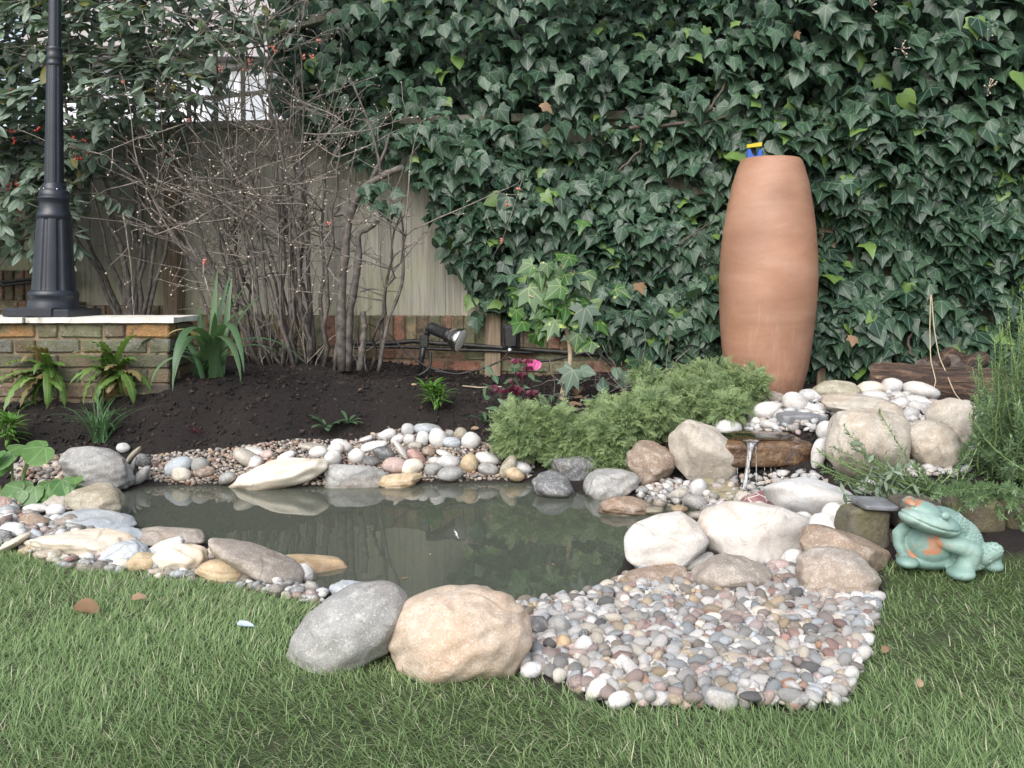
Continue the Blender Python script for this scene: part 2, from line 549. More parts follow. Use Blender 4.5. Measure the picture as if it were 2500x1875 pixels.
def m_flat(name, col, rough=.5, **kw):
    return NT(name).pbr(col, rough, **kw)
MAT['pink'] = m_flat('pink_petal', (.65, .10, .30), .5)
MAT['coral'] = m_flat('coral_blossom', (.50, .17, .13), .5)
MAT['berry'] = m_flat('red_berry', (.38, .03, .025), .35)
MAT['bud'] = m_flat('pale_bud', (.60, .50, .40), .6)
k = NT('black_plastic'); co, oi = k.objco()
MAT['black'] = k.pbr(k.ramp(k.noise(co, 60, 4), [(.35, (.010, .010, .012)), (.75, (.035, .034, .034))]), .42)
k = NT('cable_rubber'); co, oi = k.objco()
MAT['cable'] = k.pbr(k.ramp(k.noise(co, 30, 4), [(.35, (.008, .008, .009)), (.75, (.045, .042, .036))]), .5)
k = NT('painted_iron'); co, oi = k.objco()
n1 = k.noise(co, 180, 3)
MAT['iron'] = k.pbr(k.ramp(k.noise(co, 9, 4), [(.3, (.012, .015, .022)), (.7, (.022, .027, .037))]), .36, k.bump(n1, .12, .002))
MAT['chrome'] = m_flat('silvered_reflector', (.72, .70, .66), .22, Metallic=1.0)
MAT['lens'] = m_flat('frosted_glass', (.75, .74, .70), .15)
MAT['steel'] = m_flat('dull_steel', (.5, .5, .5), .35, Metallic=1.0)
MAT['blue'] = m_flat('blue_plastic', (.025, .10, .42), .4)
MAT['yellow'] = m_flat('yellow_plastic', (.55, .42, .02), .5)
MAT['white_upvc'] = m_flat('white_render', (.78, .79, .80), .6)
MAT['glass_painted_sky'] = m_flat('window_glass_painted_sky', (.42, .45, .48), .15)  # pale grey blue paints the reflected sky into the pane colour
MAT['roof'] = m_flat('roof_tile', (.30, .27, .26), .8)

def m_bark(name, ca, cb, sc=30):
    k = NT(name)
    co = k.pos()
    n = k.noise(co, sc, 5, .6)
    return k.pbr(k.ramp(n, [(.3, ca), (.7, cb)]), .75, k.bump(k.noise(co, sc * 3, 4), .5, .004))
MAT['twig'] = m_bark('twig_bark', (.07, .058, .05), (.30, .26, .225))
MAT['bark'] = m_bark('shrub_bark', (.028, .023, .02), (.15, .13, .112))
MAT['ivystem'] = m_bark('ivy_stem_bark', (.03, .022, .016), (.12, .09, .07))
MAT['palestem'] = m_bark('pale_stem', (.30, .24, .15), (.48, .40, .28))
MAT['greenstem'] = m_bark('green_stem', (.12, .20, .06), (.24, .32, .12))
k = NT('log_bark'); co, oi = k.objco()
mp = k.n('Mapping', Vector=co, Scale=(1.0, 6.0, 6.0))
n1, n2 = k.noise(mp, 7, 6, .65, .8), k.noise(co, 45, 5)
MAT['log'] = k.pbr(k.ramp(n1, [(.3, (.016, .011, .009)), (.5, (.055, .032, .022)), (.62, (.13, .08, .05)), (.72, (.30, .21, .13))]), .8, k.bump(k.math('ADD', n1, n2), .9, .02))
k = NT('log_end'); co, oi = k.objco()
MAT['logend'] = k.pbr(k.ramp(k.noise(co, 25, 4), [(.3, (.05, .04, .035)), (.7, (.16, .13, .11))]), .9)

k = NT('weathered_board'); co, oi = k.objco()
mp = k.n('Mapping', Vector=co, Scale=(14.0, 14.0, 1.0))
n1 = k.noise(mp, 4, 5, .6, .4)
n2 = k.noise(k.pos(), 1.6, 4, .6)
rnd = k.ramp(oi.outputs['Random'], [(0, (.74, .74, .74)), (1, (1.2, 1.17, 1.13))])
c = k.mix(1.0, k.ramp(n1, [(.25, (.28, .265, .215)), (.5, (.45, .43, .365)), (.75, (.58, .56, .49))]), rnd, 'MULTIPLY')
z = k.n('SeparateXYZ', Vector=k.pos())
low = k.math('SUBTRACT', 1.35, z.outputs['Z'])
left = k.math('MULTIPLY', k.math('ADD', z.outputs['X'], 1.0), -.55)
alg = k.math('ADD', k.math('ADD', k.math('MULTIPLY', low, .30), k.math('MULTIPLY', left, .12)), k.math('MULTIPLY', n2, .85))
c = k.mix(k.ramp(alg, [(.58, 0.0), (.92, .75)]), c, (.33, .36, .12))
MAT['board'] = k.pbr(c, .85, k.bump(n1, .4, .006))
k = NT('post_timber'); co, oi = k.objco()
mp = k.n('Mapping', Vector=co, Scale=(14.0, 14.0, 1.0))
n1 = k.noise(mp, 4, 5, .6, .4)
MAT['post'] = k.pbr(k.ramp(n1, [(.25, (.12, .085, .055)), (.5, (.23, .175, .12)), (.75, (.33, .27, .19))]), .85, k.bump(n1, .4, .005))

k = NT('stock_brick'); co, oi = k.objco()
n1, n2 = k.noise(co, 16, 6, .65, .5), k.noise(co, 90, 4, .6)
c = k.mix(1.0, oi.outputs['Color'], k.ramp(n2, [(.25, (.6, .6, .6)), (.7, (1.25, 1.22, 1.18))]), 'MULTIPLY')
c = k.mix(k.ramp(k.noise(k.pos(), 9, 5, .6), [(.44, 0.0), (.60, .8)]), c, (.10, .105, .055))
c = k.mix(k.ramp(n1, [(.34, .85), (.46, 0.0)]), c, (.045, .04, .035))
c = k.mix(k.ramp(n1, [(.60, 0.0), (.70, .5)]), c, (.33, .32, .26))
MAT['brick'] = k.pbr(c, .9, k.bump(k.math('ADD', n1, n2), .8, .008))
k = NT('old_mortar'); co, oi = k.objco()
n1 = k.noise(k.pos(), 30, 5)
MAT['mortar'] = k.pbr(k.ramp(n1, [(.3, (.10, .08, .05)), (.6, (.25, .19, .12)), (.75, (.14, .15, .08))]), .95, k.bump(n1, .8, .008))
k = NT('coping_stone'); co, oi = k.objco()
n1 = k.noise(k.pos(), 14, 6, .65)
MAT['coping'] = k.pbr(k.ramp(n1, [(.30, (.16, .13, .10)), (.42, (.55, .52, .46)), (.6, (.70, .68, .63))]), .8, k.bump(k.noise(k.pos(), 60), .4, .004))

k = NT('terracotta'); co, oi = k.objco()
mp = k.n('Mapping', Vector=co, Scale=(1.0, 1.0, 3.6))
n1, n2, n3 = k.noise(mp, 2.4, 7, .62, .5), k.noise(co, 3.0, 3), k.noise(co, 170, 2)
c = k.ramp(n1, [(.22, (.27, .135, .082)), (.5, (.335, .178, .112)), (.78, (.40, .235, .163))])
c = k.mix(1.0, c, k.ramp(n2, [(.3, (.8, .8, .8)), (.7, (1.12, 1.1, 1.08))]), 'MULTIPLY')
zz = k.n('SeparateXYZ', Vector=k.n('TexCoord').outputs['Object']).outputs['Z']
salt = k.math('ADD', k.math('MULTIPLY', zz, -.25), k.noise(k.n('Mapping', Vector=co, Scale=(10.0, 10.0, 1.5)), 4, 5, .7))
c = k.mix(k.ramp(salt, [(.44, 0.0), (.66, .32)]), c, (.48, .35, .27))
c = k.mix(k.ramp(n3, [(.70, 0.0), (.76, .7)]), c, (.6, .52, .45))
MAT['terracotta'] = k.pbr(c, .58, k.bump(k.math('ADD', n1, k.math('MULTIPLY', n3, .2)), .25, .01))

k = NT('verdigris_glaze'); co, oi = k.objco()
n1, n2 = k.noise(co, 11, 5, .7, .4), k.noise(co, 60, 4)
c = k.ramp(k.noise(co, 9, 5, .65), [(.3, (.11, .185, .16)), (.5, (.185, .29, .25)), (.72, (.31, .40, .36))])
sx = k.n('SeparateXYZ', Vector=k.n('TexCoord').outputs['Object'])
dx = k.math('MULTIPLY', k.math('ADD', sx.outputs[0], .088), 14.0)
dz = k.math('MULTIPLY', k.math('SUBTRACT', sx.outputs[2], .085), 11.0)
chest = k.math('SUBTRACT', 1.0, k.math('SQRT', k.math('ADD', k.math('MULTIPLY', dx, dx), k.math('MULTIPLY', dz, dz))), True)
brow = k.math('MULTIPLY', k.math('SUBTRACT', sx.outputs[2], .205), 8.0, True)
wear = k.math('ADD', k.math('ADD', k.math('MULTIPLY', chest, .26), k.math('MULTIPLY', brow, .5)), n1)
c = k.mix(k.ramp(wear, [(.63, 0.0), (.70, .9)]), c, (.40, .165, .08))
c = k.mix(k.ramp(n2, [(.26, .5), (.36, 0.0)]), c, (.10, .16, .14))
MAT['glaze'] = k.pbr(c, .62, k.bump(n2, .3, .003))

k = NT('bed_soil')
co = k.pos()
n1, n2, n3 = k.noise(co, 3, 4), k.noise(co, 45, 6, .7), k.noise(co, 160, 4, .7)
soil = k.mix(k.ramp(n3, [(.35, 0.0), (.75, 1.0)]), k.ramp(n1, [(.35, (.0055, .0045, .0042)), (.7, (.015, .0095, .0075))]), (.036, .023, .018))
turf = k.ramp(n2, [(.3, (.04, .055, .02)), (.7, (.10, .13, .05))])
mud = k.ramp(n2, [(.3, (.09, .085, .055)), (.7, (.16, .15, .10))])
c = k.mix(k.attr('lawn'), soil, turf)
c = k.mix(k.attr('bed'), c, mud)
MAT['ground'] = k.pbr(c, .95, k.bump(k.math('ADD', n2, n3), 1.0, .02))
k = NT('soil_crumb')
MAT['crumb'] = k.pbr(k.mix(k.attr('tint'), (.006, .005, .0045), (.05, .034, .027)), .95)

k = NT('pond_water')
n1 = k.noise(k.pos(), 6, 2)
dv = k.n('VectorMath', {'operation': 'DISTANCE'}, _0=k.pos(), _1=(.80, 3.05, 0.0)).outputs['Value']
rip = k.math('MULTIPLY', k.math('SINE', k.math('MULTIPLY', dv, 150.0)), k.math('POWER', 2.718, k.math('MULTIPLY', dv, -4.5)))
bmp = k.bump(k.math('ADD', k.math('MULTIPLY', n1, .5), k.math('MULTIPLY', rip, .5)), .05, .02)
fr = k.n('Fresnel', IOR=1.46, Normal=bmp)
body = k.n('MixShader', _0=.50, _1=k.n('BsdfDiffuse', Color=(.135, .152, .120)), _2=k.n('BsdfTransparent', Color=(.80, .82, .70)))
surf = k.n('MixShader', _0=fr, _1=body, _2=k.n('BsdfGlossy', Color=(1, 1, 1), Roughness=.015, Normal=bmp))
k.t.links.new(surf.outputs[0], k.out.inputs['Surface'])
MAT['water'] = k.m
k = NT('falling_water')
n1 = k.noise(k.n('Mapping', Vector=k.pos(), Scale=(110.0, 60.0, 8.0)), 1.0, 2)
nb = k.bump(n1, .35, .01)
fr = k.n('Fresnel', IOR=1.38, Normal=nb)
b1 = k.n('MixShader', _0=k.ramp(n1, [(.42, .10), (.66, .6)]), _1=k.n('BsdfTransparent', Color=(.95, .97, .98)), _2=k.n('BsdfDiffuse', Color=(.72, .75, .78)))
sf = k.n('MixShader', _0=fr, _1=b1, _2=k.n('BsdfGlossy', Roughness=.05, Normal=nb))
k.t.links.new(sf.outputs[0], k.out.inputs['Surface'])
MAT['fall'] = k.m
k = NT('water_film')
fb_ = k.bump(k.noise(k.pos(), 40, 2), .12, .01)
sf = k.n('MixShader', _0=k.n('Fresnel', IOR=1.36, Normal=fb_), _1=k.n('BsdfTransparent', Color=(.92, .9, .82)), _2=k.n('BsdfGlossy', Roughness=.04, Normal=fb_))
k.t.links.new(sf.outputs[0], k.out.inputs['Surface'])
MAT['film'] = k.m
# ================================================================== THE SETTING
LAWN_EDGE = [(-900, 1335), (0, 1352), (80, 1368), (150, 1388), (240, 1402), (330, 1408), (500, 1416), (600, 1440), (680, 1458), (790, 1475), (760, 1560), (735, 1600),
             (800, 1632), (900, 1622), (962, 1605), (1000, 1632), (1150, 1655), (1260, 1645), (1320, 1660), (1420, 1702), (1500, 1728), (2050, 1732), (2085, 1690),
             (2112, 1600), (2130, 1500), (2160, 1440), (2165, 1385), (2300, 1378), (2500, 1376), (3400, 1372)]
lawn_w = [at_height(u, v, .038)[:2] for u, v in LAWN_EDGE]
LAWN = np.array([(-60, lawn_w[0][1])] + lawn_w + [(60, lawn_w[-1][1]), (60, -60), (-60, -60)])

gx = np.concatenate([[-60, -30, -15, -8, -5], np.arange(-3.8, 3.81, .035), [5, 8, 15, 30, 60]])
gy = np.concatenate([[-60, -20, -6, -1, .4], np.arange(.9, 6.4, .035), [7, 9, 14, 30, 60]])
GX, GY = np.meshgrid(gx, gy)
GZ = terrain(GX, GY)
in_lawn = inside(LAWN, GX, GY)
in_pond = inside(POND, GX, GY)
soil_z = wave3(3, 9)(np.stack([GX, GY, GX * 0], -1)) * .012 + rng.normal(0, .004, GX.shape)
GZ = GZ + np.where(in_lawn | in_pond, 0, soil_z * np.clip((poly_dist(POND, GX, GY) - .1) * 3, 0, 1))
ny, nx = GX.shape
ii = np.arange(ny - 1)[:, None] * nx + np.arange(nx - 1)[None]
gq = np.stack([ii, ii + 1, ii + nx + 1, ii + nx], -1).reshape(-1, 4)
gm = mesh_np('ground', np.stack([GX, GY, GZ], -1).reshape(-1, 3), gq)
gm.attributes.new('lawn', 'FLOAT', 'POINT').data.foreach_set('value', in_lawn.ravel().astype(np.float32))
gm.attributes.new('bed', 'FLOAT', 'POINT').data.foreach_set('value', np.clip(-GZ.ravel() * 20 + .2, 0, 1).astype(np.float32))
tag(obj('ground', gm, MAT['ground']), 'dark planting soil and turf ground around the pond', None, kind='structure')

# water sheet: a little larger than the shoreline, its rim buried in the bank
pc = POND.mean(0)
wp = np.array([p + unit(p - pc) * .07 for p in POND])
wv = np.concatenate([[[pc[0], pc[1], 0]], np.c_[wp, np.zeros(len(wp))]])
nw = len(wp)
wt = np.stack([np.zeros(nw, int), 1 + np.arange(nw), 1 + (np.arange(nw) + 1) % nw], -1)
a2 = np.cross(wv[wt[:, 1]] - wv[wt[:, 0]], wv[wt[:, 2]] - wv[wt[:, 0]])[:, 2]
wt[a2 < 0] = wt[a2 < 0][:, ::-1]
tag(obj('pond_water', mesh_np('pond_water', wv, wt, False), MAT['water']), 'still murky grey green pond water', None, kind='structure')

# ------------------------------------------------------------------ fence with plinth of bricks
fence = thing('garden_fence', 'weathered vertical board fence behind the bare shrub, algae stained', 'fence', (0, 5.5, .3))
bw = .112
bV, bT, bQ = cbox(bw + .012, .016, 1.0, .003)
board_me = MB().add(bV, bT, bQ).mesh('board', False)
x = -4.3
fang = math.atan(-.12)
def fence_bottom(x):
    return .97 if x < -3.02 else (.73 if x < -2.27 else .67)
i = 0
while x < 3.6:
    y = fence_y(x)
    z0 = fence_bottom(x)
    z1 = 1.93
    o = obj('board', board_me, MAT['board'], fence)
    o.location = (x, y + .035 - 5.5 + (.004 if i % 2 else -.004) + rng.normal(0, .0015), (z0 + z1) / 2 - .3 + rng.normal(0, .004))
    o.scale = (1, 1, z1 - z0)
    o.rotation_euler = (0, rng.normal(0, .003), fang + .05)
    x += bw
    i += 1
def fence_bar(name, x0, z0, x1, z1, dy, w, h, mat=None, parent=None):
    y0, y1 = fence_y(x0) + dy, fence_y(x1) + dy
    L = math.dist((x0, y0, z0), (x1, y1, z1))
    V, T, Q = cbox(L, w, h, .004)
    o = MB().add(V, T, Q).build(name, mat or MAT['post'], parent or fence, False)
    o.location = ((x0 + x1) / 2, (y0 + y1) / 2 - 5.5, (z0 + z1) / 2 - .3)
    o.rotation_euler = (0, -math.atan2(z1 - z0, x1 - x0), fang)
    return o
for xa, xb in ((-4.3, -2.30), (-2.28, -.02), (0, 3.6)):
    fence_bar('cap_rail', xa, 1.955, xb, 1.955, .02, .09, .05, MAT['board'])
for xp in (-4.1, -2.26, -.118, 1.9):
    p = fence_bar('post', xp - .05, 1.1, xp + .05, 1.1, -.065, .09, 1.72)
# trellis above, its top rail sweeping up to the right
for k_, (xa, xb, za, zb) in enumerate(((-4.3, -2.3, 2.55, 2.45), (-2.25, -1.12, 2.42, 2.66))):
    fence_bar('trellis_rail', xa, za, xb, zb, 0, .045, .06, MAT['board'])
    for f_ in (.33, .66):
        fence_bar('trellis_rail', xa, 1.98 + (za - 1.98) * f_, xb, 1.98 + (zb - 1.98) * f_, .012, .012, .03, MAT['board'])
    n_ = 9 if k_ == 0 else 6
    for q in range(n_):
        xx = xa + (xb - xa) * (q + .5) / n_
        zt = za + (zb - za) * (q + .5) / n_
        fence_bar('trellis_slat', xx - .016, (1.98 + zt) / 2, xx + .016, (1.98 + zt) / 2, -.008, .012, zt - 1.98, MAT['board'])

plinth = thing('low_brick_wall', 'low mossy brick wall under the fence beside the spotlight', 'brick wall', (0, 5.4, .3))
BR = {'red': (.27, .13, .09), 'orange': (.36, .205, .085), 'brown': (.17, .125, .085), 'grey': (.17, .17, .14), 'green': (.20, .20, .125), 'dark': (.10, .09, .075), 'buff': (.31, .245, .15), 'pinkb': (.31, .20, .155)}
sV, sT, sQ = cbox(.066, .1, .205, .006, .0015, 1)
st_me = MB().add(*cbox(.212, .1, .063, .006, .0015, 2)).mesh('brick', False)
so_me = MB().add(sV, sT, sQ).mesh('brick', False)
def plinth_run(x0, x1, ztop, rows):
    xx = x0
    n = 0
    while xx < x1:
        o = obj('brick', so_me, MAT['brick'], plinth, color=BR[['green', 'green', 'buff', 'red', 'brown', 'red', 'buff'][int(rng.integers(7))]] if xx > -2.3 else BR[['pinkb', 'brown', 'pinkb'][n % 3]])
        o.location = (xx, fence_y(xx) - .02 - 5.4 + rng.normal(0, .0025), ztop - .105 - .3)
        o.rotation_euler = (0, rng.normal(0, .01), fang)
        xx += .0765
        n += 1
    for r_ in range(rows):
        xx = x0 + (.11 if r_ % 2 else 0)
        while xx < x1:
            o = obj('brick', st_me, MAT['brick'], plinth, color=BR[['red', 'green', 'red', 'buff', 'pinkb', 'green'][int(rng.integers(6))]])
            o.location = (xx + .05, fence_y(xx) - .02 - 5.4 + rng.normal(0, .003), ztop - .215 - .034 - .075 * r_ - .3)
            o.rotation_euler = (0, rng.normal(0, .006), fang)
            xx += .223
plinth_run(-2.25, 1.2, .695, 3)
plinth_run(-3.0, -2.3, .755, 1)
plinth_run(-4.2, -3.04, .995, 1)
mb = MB()
for xa, xb, zt in ((-4.3, -3.02, .985), (-3.02, -2.28, .745), (-2.28, 3.6, .685)):
    V, T, Q = cbox(math.hypot(xb - xa, .12 * (xb - xa)), .085, zt - .2, .002)
    c_, s_ = math.cos(fang), math.sin(fang)
    V = V @ np.array([[c_, s_, 0], [-s_, c_, 0], [0, 0, 1]])
    mb.add(V + np.array([(xa + xb) / 2, fence_y((xa + xb) / 2) - .012 - 5.4, (zt + .2) / 2 - .3]), T, Q)
mb.build('mortar', MAT['mortar'], plinth, False)

# ------------------------------------------------------------------ raised brick wall with coping, lower left
WY = 4.25
wall = thing('raised_brick_wall', 'old stock brick wall with pale stone coping carrying the lamp post', 'brick wall', (-2.3, WY, .2))
WX1 = -1.745
rowcols = [['orange', 'brown', 'green', 'brown', 'orange'], ['grey', 'grey', 'green', 'grey', 'brown'], ['dark', 'green', 'brown', 'green', 'dark'], ['brown', 'grey', 'green', 'dark', 'brown'],
           ['dark', 'orange', 'brown', 'dark', 'brown'], ['brown', 'orange', 'dark', 'brown', 'dark'], ['brown', 'dark', 'orange', 'dark', 'brown']]
S_me = [MB().add(*cbox(.216, .102, .066, .007, .002, s)).mesh('brick', False) for s in (3, 4, 5)]
H_me = [MB().add(*cbox(.104, .102, .066, .007, .002, s)).mesh('brick', False) for s in (6, 7)]
for r_ in range(7):
    zc = .690 - .035 - .077 * r_
    xx = WX1 - .004
    st = (r_ % 2 == 0)
    q = 0
    while xx > -3.3:
        L = .216 if st else .104
        o = obj('brick', (S_me if st else H_me)[int(rng.integers(3 if st else 2))], MAT['brick'], wall, color=np.array(BR[rowcols[r_][q % 5]]) * rng.uniform(.65, 1.0))
        o.location = (xx - L / 2 + 2.3, .051 + rng.normal(0, .003), zc - .2)
        o.rotation_euler = (0, rng.normal(0, .008), rng.normal(0, .006))
        # end face of the pier
        xx -= L + .011
        st = not st
        q += 1
    for q in range(1):
        o = obj('brick', S_me[q], MAT['brick'], wall, color=np.array(BR[['brown', 'dark', 'grey'][(q + r_) % 3]]))
        o.location = (WX1 - .051 - (.001 if r_ % 2 else .0) + 2.3, .109 + .113, zc - .2)
        o.rotation_euler = (0, 0, R(90))
mb = MB()
V, T, Q = cbox(3.3 + WX1 - .018, .31, .62, .002)
mb.add(V + np.array([(-3.3 + WX1 - .018) / 2 + 2.3, .012 + .155, .38 - .2]), T, Q)
mb.build('mortar', MAT['mortar'], wall, False)
def slab(name, x0, x1, y0, y1, z0, z1, mat, parent, org, rz=0, jit=.004, seed=1, nx=10, ny=5):
    """thin slab with uneven edges"""
    r = np.random.default_rng(seed)
    gx_, gy_ = np.linspace(0, 1, nx), np.linspace(0, 1, ny)
    A, B = np.meshgrid(gx_, gy_)
    X, Y = x0 + (x1 - x0) * A, y0 + (y1 - y0) * B
    edge = (A == 0) | (A == 1) | (B == 0) | (B == 1)
    X = X + np.where(edge, r.normal(0, jit, A.shape), 0)
    Y = Y + np.where(edge, r.normal(0, jit, A.shape), 0)
    top = np.stack([X, Y, z1 + r.normal(0, jit * .25, A.shape)], -1).reshape(-1, 3)
    bot = np.stack([X, Y, np.full(A.shape, z0) + r.normal(0, jit * .25, A.shape)], -1).reshape(-1, 3)
    k = np.arange(ny - 1)[:, None] * nx + np.arange(nx - 1)[None]
    q1 = np.stack([k, k + 1, k + nx + 1, k + nx], -1).reshape(-1, 4)
    n = nx * ny
    rim = list(range(nx)) + [nx * j + nx - 1 for j in range(1, ny)] + [nx * (ny - 1) + j for j in range(nx - 2, -1, -1)] + [nx * j for j in range(ny - 2, 0, -1)]
    rim = np.array(rim)
    q2 = np.stack([rim, np.roll(rim, -1), np.roll(rim, -1) + n, rim + n], -1)[:, ::-1]
    V = np.concatenate([top, bot]) - np.array(org)
    return obj(name, mesh_np(name, V, [q1, q1[:, ::-1] + n, q2], False), mat, parent)
slab('coping_slab', -2.46, -1.715, WY - .022, WY + .37, .697, .724, MAT['coping'], wall, (-2.3, WY, .2), seed=4)
slab('coping_slab', -3.4, -2.468, WY - .036, WY + .37, .697, .725, MAT['coping'], wall, (-2.3, WY, .2), seed=9)

# ------------------------------------------------------------------ house beyond the fence
HO = at_depth(560, 240, 11.0)
house = thing('neighbour_house', 'white neighbouring house glimpsed through the trellis', 'house', (HO[0], 11.0, 0))
V, T, Q = cbox(5.0, 3.0, 3.85, .01)
MB().add(V + np.array([0, 1.5, 1.92]), T, Q).build('wall', MAT['white_upvc'], house, False)
rV = np.array([[-2.8, -.3, 3.8], [2.8, -.3, 3.8], [2.8, 3.3, 3.8], [-2.8, 3.3, 3.8], [-2.8, 1.5, 5.2], [2.8, 1.5, 5.2]])
obj('roof', mesh_np('roof', rV, [np.array([[0, 1, 5, 4], [2, 3, 4, 5], [3, 2, 1, 0]]), np.array([[0, 4, 3], [1, 2, 5]])], False), MAT['roof'], house)
for wx in (-1.3, .1, 1.4):
    w_ = MB().add(*(lambda a: (a[0] + np.array([wx, -.02, 3.25]), a[1], a[2]))(cbox(.95, .06, .8, .01))).build('window', MAT['white_upvc'], house, False)
    for s_ in (-.22, .22):
        MB().add(*(lambda a: (a[0] + np.array([wx + s_, -.04, 3.25]), a[1], a[2]))(cbox(.36, .03, .66, .004))).build('pane', MAT['glass_painted_sky'], w_, False)

# ------------------------------------------------------------------ lamp post on the coping
LY = 4.425
lb, lt = at_depth(131, 768, LY), at_depth(134, 0, LY)
lb[2] = .726
lamp = thing('lamp_post', 'fluted black cast iron lamp post standing on the stone coping', 'lamp post', tuple(lb))
lean = math.atan2(lt[0] - lb[0], lt[2] - lb[2])
lamp.rotation_euler = (0, lean, 0)
pm = LY / F_PX
def zz_(v): return (768 - v) * pm
def ring(name, pairs, n=40, flute=None):
    prof = [(w / 2 * pm, zz_(v)) for w, v in pairs]
    V, Q = lathe(prof, n, flute)
    return obj(name, mesh_np(name, V, Q), MAT['iron'], lamp)
bp = MB()
V, T, Q = cbox(158 * pm, 158 * pm, 20 * pm, .006)
bp.add(V + np.array([0, 0, 9 * pm]), T, Q)
V, T, Q = cbox(82 * pm, 166 * pm, 22 * pm, .005)
bp.add(V + np.array([0, 0, 11 * pm]), T, Q)
bp.build('base_plate', MAT['iron'], lamp, False)
ring('base_skirt', [(118, 755), (118, 750), (112, 735), (108, 724), (112, 720), (113, 714), (108, 708), (100, 705)])
fl = lambda a, i: 1 - .085 * np.clip(np.cos(a * 8) * 1.8 - .5, 0, 1)
ring('fluted_base', [(98, 706), (96, 700), (90, 650), (84, 600), (78, 550), (74, 536), (73, 530)], 128, fl)
ring('collar', [(73, 534), (78, 528), (78, 522), (71, 516), (66, 508), (65, 498), (66, 490), (70, 486), (72, 481), (70, 479), (68, 479), (68, 466), (66, 464), (54, 462), (53, 452), (50, 448), (46, 446)])
ring('shaft', [(44, 450), (43, 440), (42, 400), (40, 330), (38, 260), (36.5, 200), (35, 165)], 96, lambda a, i: 1 - .07 * np.clip(np.cos(a * 8) * 1.8 - .5, 0, 1))
ring('collar', [(33, 166), (37, 162), (37, 157), (33, 153), (36, 148), (38, 142), (36, 136), (33, 131), (37, 126), (37, 121), (31, 118)])
ring('shaft', [(29.5, 122), (29, 100), (28, 0), (26, -200)], 96, lambda a, i: 1 - .06 * np.clip(np.cos(a * 8) * 1.8 - .5, 0, 1))
for a_ in (R(200), R(255), R(310), R(20)):
    b_ = MB()
    b_.add(*tube([(0, 0, 0), (0, 0, .008)], .0045, 6))
    o = b_.build('bolt', MAT['steel'], lamp)
    o.location = (34 * pm * math.cos(a_) * .93, 34 * pm * math.sin(a_) * .93, zz_(464))

# ------------------------------------------------------------------ tall terracotta urn
UY = 4.74
ub = at_depth(1867, 965, UY)
ub[2] = .24
um = UY / F_PX
prof_px = [(0, 0), (80, 0), (86, 6), (94, 37), (105, 85), (111, 130), (116.5, 184), (120, 245), (121.5, 300), (119, 354), (113.5, 415), (105.5, 467), (94.5, 523), (82, 565), (76, 579), (72, 584), (67, 584), (64, 578), (72, 550), (92, 470), (104, 380), (100, 300), (0, 290)]
V, Q = lathe([(max(w, .01) * um * .955, h * um) for w, h in prof_px], 96)
hv = wave3(11, 6)
V[:, :2] *= 1 + (.006 * hv(V))[:, None]
urn = obj('terracotta_urn', mesh_np('terracotta_urn', V, Q), MAT['terracotta'])
urn.location = tuple(ub)
urn.rotation_euler = (0, R(.9), 0)
tag(urn, 'tall barrel shaped terracotta urn standing against the ivy', 'urn')
# blue and yellow clip behind its rim
bo = at_depth(1842, 398, 4.86)
clip = thing('plastic_bracket', 'blue plastic bracket with a yellow cap behind the urn rim', 'bracket', tuple(bo))
s_ = 4.86 / F_PX
def prism(pts, depth):
    P = np.array(pts, float) * s_
    n = len(P)
    V = np.concatenate([np.c_[P[:, 0], np.full(n, -depth / 2), P[:, 1]], np.c_[P[:, 0], np.full(n, depth / 2), P[:, 1]]])
    me = bpy.data.meshes.new('prism')
    me.from_pydata([tuple(v) for v in V], [], [tuple(range(n)), tuple(range(2 * n - 1, n - 1, -1))] + [(i, i + n, (i + 1) % n + n, (i + 1) % n) for i in range(n)])
    return me
obj('bracket_body', prism([(-17, -30), (19, -30), (17, 32), (10, 33), (6, 18), (0, 16), (-6, 20), (-11, 33), (-18, 32)], .02), MAT['blue'], clip)
obj('bracket_cap', prism([(-19, 36), (16, 40), (17, 50), (-19, 44)], .022), MAT['yellow'], clip)
mb = MB()
mb.add(*tube([(0, .03, -.28), (0, .03, .10)], .016, 8))
mb.build('stake', MAT['black'], clip)
